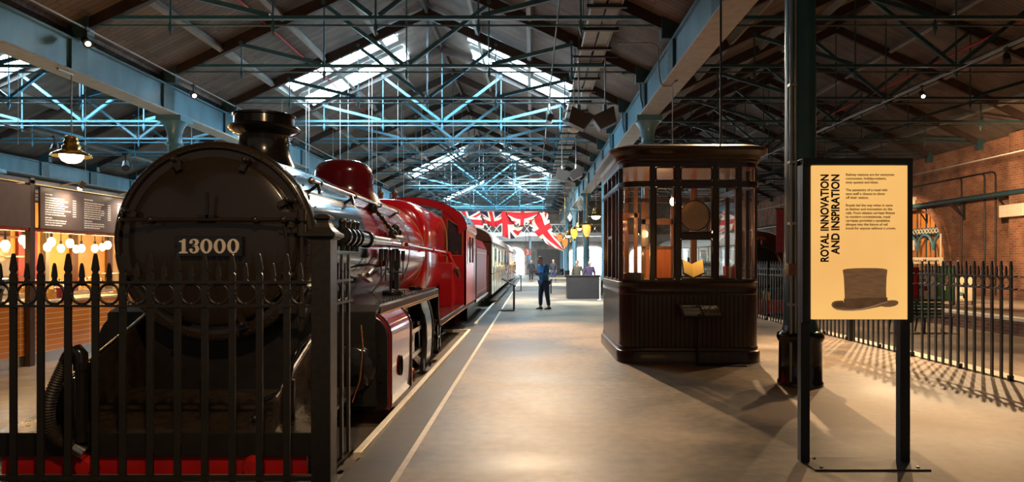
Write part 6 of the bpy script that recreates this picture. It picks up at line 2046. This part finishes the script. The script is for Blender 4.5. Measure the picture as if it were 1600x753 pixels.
def person(loc, rz, label, coat, legs, shoes, hair, bend=0.0, reach=True, hat=None, s=1.0, detail=True):
    t = thing('person', loc, label, 'person')
    P = lambda x, y, z: (x, y - bend * max(0, z - 0.95) * 0.6, z)      # faces -y in its own frame
    hips = P(0, 0, 0.95)
    hands, arms, legsC = [], [], []
    neck, chest = P(0, 0.01, 1.46), P(0, 0.01, 1.28)
    hc = Vector(P(0, -0.03 - bend * 0.10, 1.62 - bend * 0.06))
    for sg in (-1, 1):
        sh = P(sg * 0.185, 0.02, 1.405)
        if reach:
            el, wr = P(sg * 0.25, -0.02, 1.12), P(sg * 0.10, -0.27, 1.20)
            hd = [Vector(P(sg * 0.07, -0.32, 1.23))]
            fd = Vector((-sg * 0.35, -0.55, 0.55)).normalized()
        else:
            el, wr = P(sg * 0.27, 0.03, 1.13), P(sg * 0.27, -0.05, 0.90)
            hd = [Vector(P(sg * 0.265, -0.065, 0.84))]
            fd = Vector((0, -0.15, -1)).normalized()
        arms.append([(chest, 0.115), (sh, 0.062), (el, 0.043), (wr, 0.028), (tuple(hd[0]), (0.036, 0.020))])
        side = fd.cross(Vector((1, 0, 0))).normalized() if reach else Vector((0, 1, 0))
        for q in range(4):
            o_ = side * (0.024 - 0.016 * q)
            L = (0.070, 0.080, 0.075, 0.058)[q]
            a = hd[0] + o_ * 0.8
            k = a + o_ * 0.3 + fd * 0.035
            m2 = k + fd * L * 0.5 + Vector((-sg * 0.008, -0.004, 0))
            e2 = m2 + fd * L * 0.4 + Vector((-sg * 0.016, -0.008, 0))
            hands.append([(tuple(a), 0.010), (tuple(k), 0.0095), (tuple(m2), 0.0085), (tuple(e2), 0.007)])
        a = hd[0] + side * 0.018 - fd * 0.015
        hands.append([(tuple(a), 0.011), (tuple(a + side * 0.028 + fd * 0.02), 0.0105), (tuple(a + side * 0.035 + fd * 0.05), 0.008)])
        legsC.append([(hips, 0.135), (P(sg * 0.095, 0.0, 0.86), 0.092), (P(sg * 0.11, -0.015 + 0.05 * sg, 0.49), 0.058), (P(sg * 0.12, 0.02 + 0.08 * sg, 0.10), 0.042), (P(sg * 0.125, -0.03 + 0.08 * sg, 0.055), 0.04)])
    torso = [(hips, (0.15, 0.105)), (P(0, 0.0, 1.10), (0.135, 0.10)), (chest, (0.155, 0.11)), (P(0, 0.01, 1.40), (0.10, 0.085)), (neck, 0.055), (tuple(hc - Vector((0, -0.01, 0.06))), 0.06)]
    b = MB()
    v, f = skin_mesh([torso] + arms + legsC)
    b.add(v, f, 0, True)
    for ch in hands:
        v, f = skin_mesh([ch])
        b.add(v, f, 0, True)
    # head: egg-shaped skull with brow, nose, chin and ears
    hv, hf = [], []
    nu, nv = 24, 18
    for j in range(nv + 1):
        th = PI * j / nv
        for i in range(nu):
            a = 2 * PI * i / nu
            x, y, z = 0.075 * sin(th) * cos(a), 0.095 * sin(th) * sin(a), 0.118 * cos(th)
            if z < 0:
                x *= 1 + z * 2.2
                y *= 1 + z * 1.2
            front = max(0, -sin(a)) * sin(th)
            if abs(cos(a)) < 0.25 and front > 0.5:
                y -= 0.020 * math.exp(-((z + 0.015) / 0.022) ** 2) * (1 - abs(cos(a)) * 3)
                y -= 0.006 * math.exp(-((z + 0.062) / 0.012) ** 2)
            if front > 0.5:
                y += 0.006 * math.exp(-((z - 0.010) / 0.014) ** 2) * (1 if 0.2 < abs(cos(a)) < 0.55 else 0)
            hv.append(tuple(hc + Vector((x, y, z))))
    for j in range(nv):
        for i in range(nu):
            i2 = (i + 1) % nu
            hf.append((j * nu + i, (j + 1) * nu + i, (j + 1) * nu + i2, j * nu + i2))
    b.add(hv, hf, 0, True)
    for sg in (-1, 1):
        e = MB().sphere((0, 0, 0), 0.030, 10)
        b.add([tuple(hc + Vector((sg * 0.077 + x * 0.35, 0.012 + y * 0.7, -0.005 + z))) for x, y, z in e.v], e.f, 0, True)
    body = b.build('body', M['skin'], None)
    rm = body.modifiers.new('join', 'REMESH')
    rm.mode = 'VOXEL'
    rm.voxel_size = 0.0075 if detail else 0.011
    rm.use_smooth_shade = True
    dg = bpy.context.evaluated_depsgraph_get()
    me = bpy.data.meshes.new_from_object(body.evaluated_get(dg))
    body.modifiers.clear()
    body.data = me
    parts = [body]
    # clothing a little larger than the body
    j = MB()
    v, f = skin_mesh([[(P(0, 0, 0.80), (0.20, 0.15)), (P(0, 0, 0.96), (0.19, 0.145)), (P(0, 0, 1.12), (0.175, 0.14)), (chest, (0.19, 0.145)), (P(0, 0.01, 1.40), (0.118, 0.098)), (P(0, 0.01, 1.47), 0.072)]] +
                     [[(chest, (0.172, 0.125))] + [(p, r * 1.30 + 0.006) for p, r in a[1:3]] + [(tuple(Vector(a[2][0]).lerp(Vector(a[3][0]), 0.94)), 0.040)] for a in arms])
    j.add(v, f, 0, True)
    parts.append(j.build('jacket', coat, None))
    j = MB()
    v, f = skin_mesh([[(hips, (0.152, 0.118))] + [(p, r * 1.28 + 0.008) for p, r in a[1:4]] for a in legsC])
    j.add(v, f, 0, True)
    parts.append(j.build('trousers', legs, None))
    for sg in (-1, 1):
        o_ = P(sg * 0.125, 0.08 * sg, 0.0)
        j = MB()
        pr = [(-0.13, 0.012, 0.030), (-0.10, 0.038, 0.044), (-0.02, 0.048, 0.045), (0.04, 0.062, 0.040), (0.09, 0.066, 0.036), (0.12, 0.04, 0.03)]
        vs_, fs_ = [], []
        for (dy, h_, w_) in pr:
            for a in range(10):
                aa = 2 * PI * a / 10
                vs_.append((o_[0] + w_ * cos(aa), o_[1] - 0.03 + dy, max(0.0, h_ * 0.5 + h_ * 0.75 * sin(aa))))
        for i in range(len(pr) - 1):
            for a in range(10):
                a2 = (a + 1) % 10
                fs_.append((i * 10 + a, i * 10 + a2, (i + 1) * 10 + a2, (i + 1) * 10 + a))
        fs_ += [tuple(range(9, -1, -1)), tuple(range(50, 60))]
        j.add(vs_, fs_, 0, True)
        parts.append(j.build('shoe', shoes, None))
    hb_ = MB()
    hv2 = []
    keep = []
    for k_, p in enumerate(hv):
        r_ = Vector(p) - hc
        hv2.append(tuple(hc + r_ * 1.09 + Vector((0, 0.006, 0.006))))
    for fc in hf:
        c_ = sum((Vector(hv[i]) - hc for i in fc), Vector()) / 4
        if c_.z > 0.055 - 0.0 or (c_.y > 0.01 and c_.z > -0.06):
            keep.append(fc)
    hb_.add(hv2, keep, 0, True)
    ho = hb_.build('hair', hair, None)
    sd_ = ho.modifiers.new('thick', 'SOLIDIFY')
    sd_.thickness = 0.012
    parts.append(ho)
    if reach:
        c_ = Vector(P(0, -0.335, 1.27))
        parts.append(MB().box(c_.x - 0.04, c_.x + 0.04, c_.y - 0.006, c_.y + 0.006, c_.z - 0.07, c_.z + 0.07).build('phone', M['black_plastic'], None, bev=0.004))
    for o_ in parts:
        o_.parent = t
    t.rotation_euler = (0, 0, rz)
    t.scale = (s, s, s)
    return t


person((0.40, 22.05, 0), -0.95, 'person in blue jacket and dark jeans standing on the platform, head bowed over a phone', M['blue_coat'], M['jeans'], M['shoe'], M['hair'], bend=0.30, s=0.99)
person((2.50, 29.75, 0), 0.2, 'person with white hair and purple cardigan behind the charcoal counter', M['purple'], M['dark_cloth'], M['shoe'], M['white_hair'], bend=0.2, reach=False, s=0.91, detail=False)
person((2.05, 30.6, 0), -0.4, 'person in olive coat with brown hair behind the charcoal counter', M['olive'], M['dark_cloth'], M['shoe'], M['hair'], bend=0.15, reach=False, s=0.92, detail=False)
person((-0.05, 52.0, 0), 0.3, 'person in black far down the platform left of the bowed man', M['dark_cloth'], M['dark_cloth'], M['shoe'], M['hair'], reach=False, s=0.95, detail=False)
person((1.55, 49.0, 0), -0.5, 'person in dark clothes far down the platform near the blue columns', M['dark_cloth'], M['jeans'], M['shoe'], M['hair'], reach=False, s=0.97, detail=False)
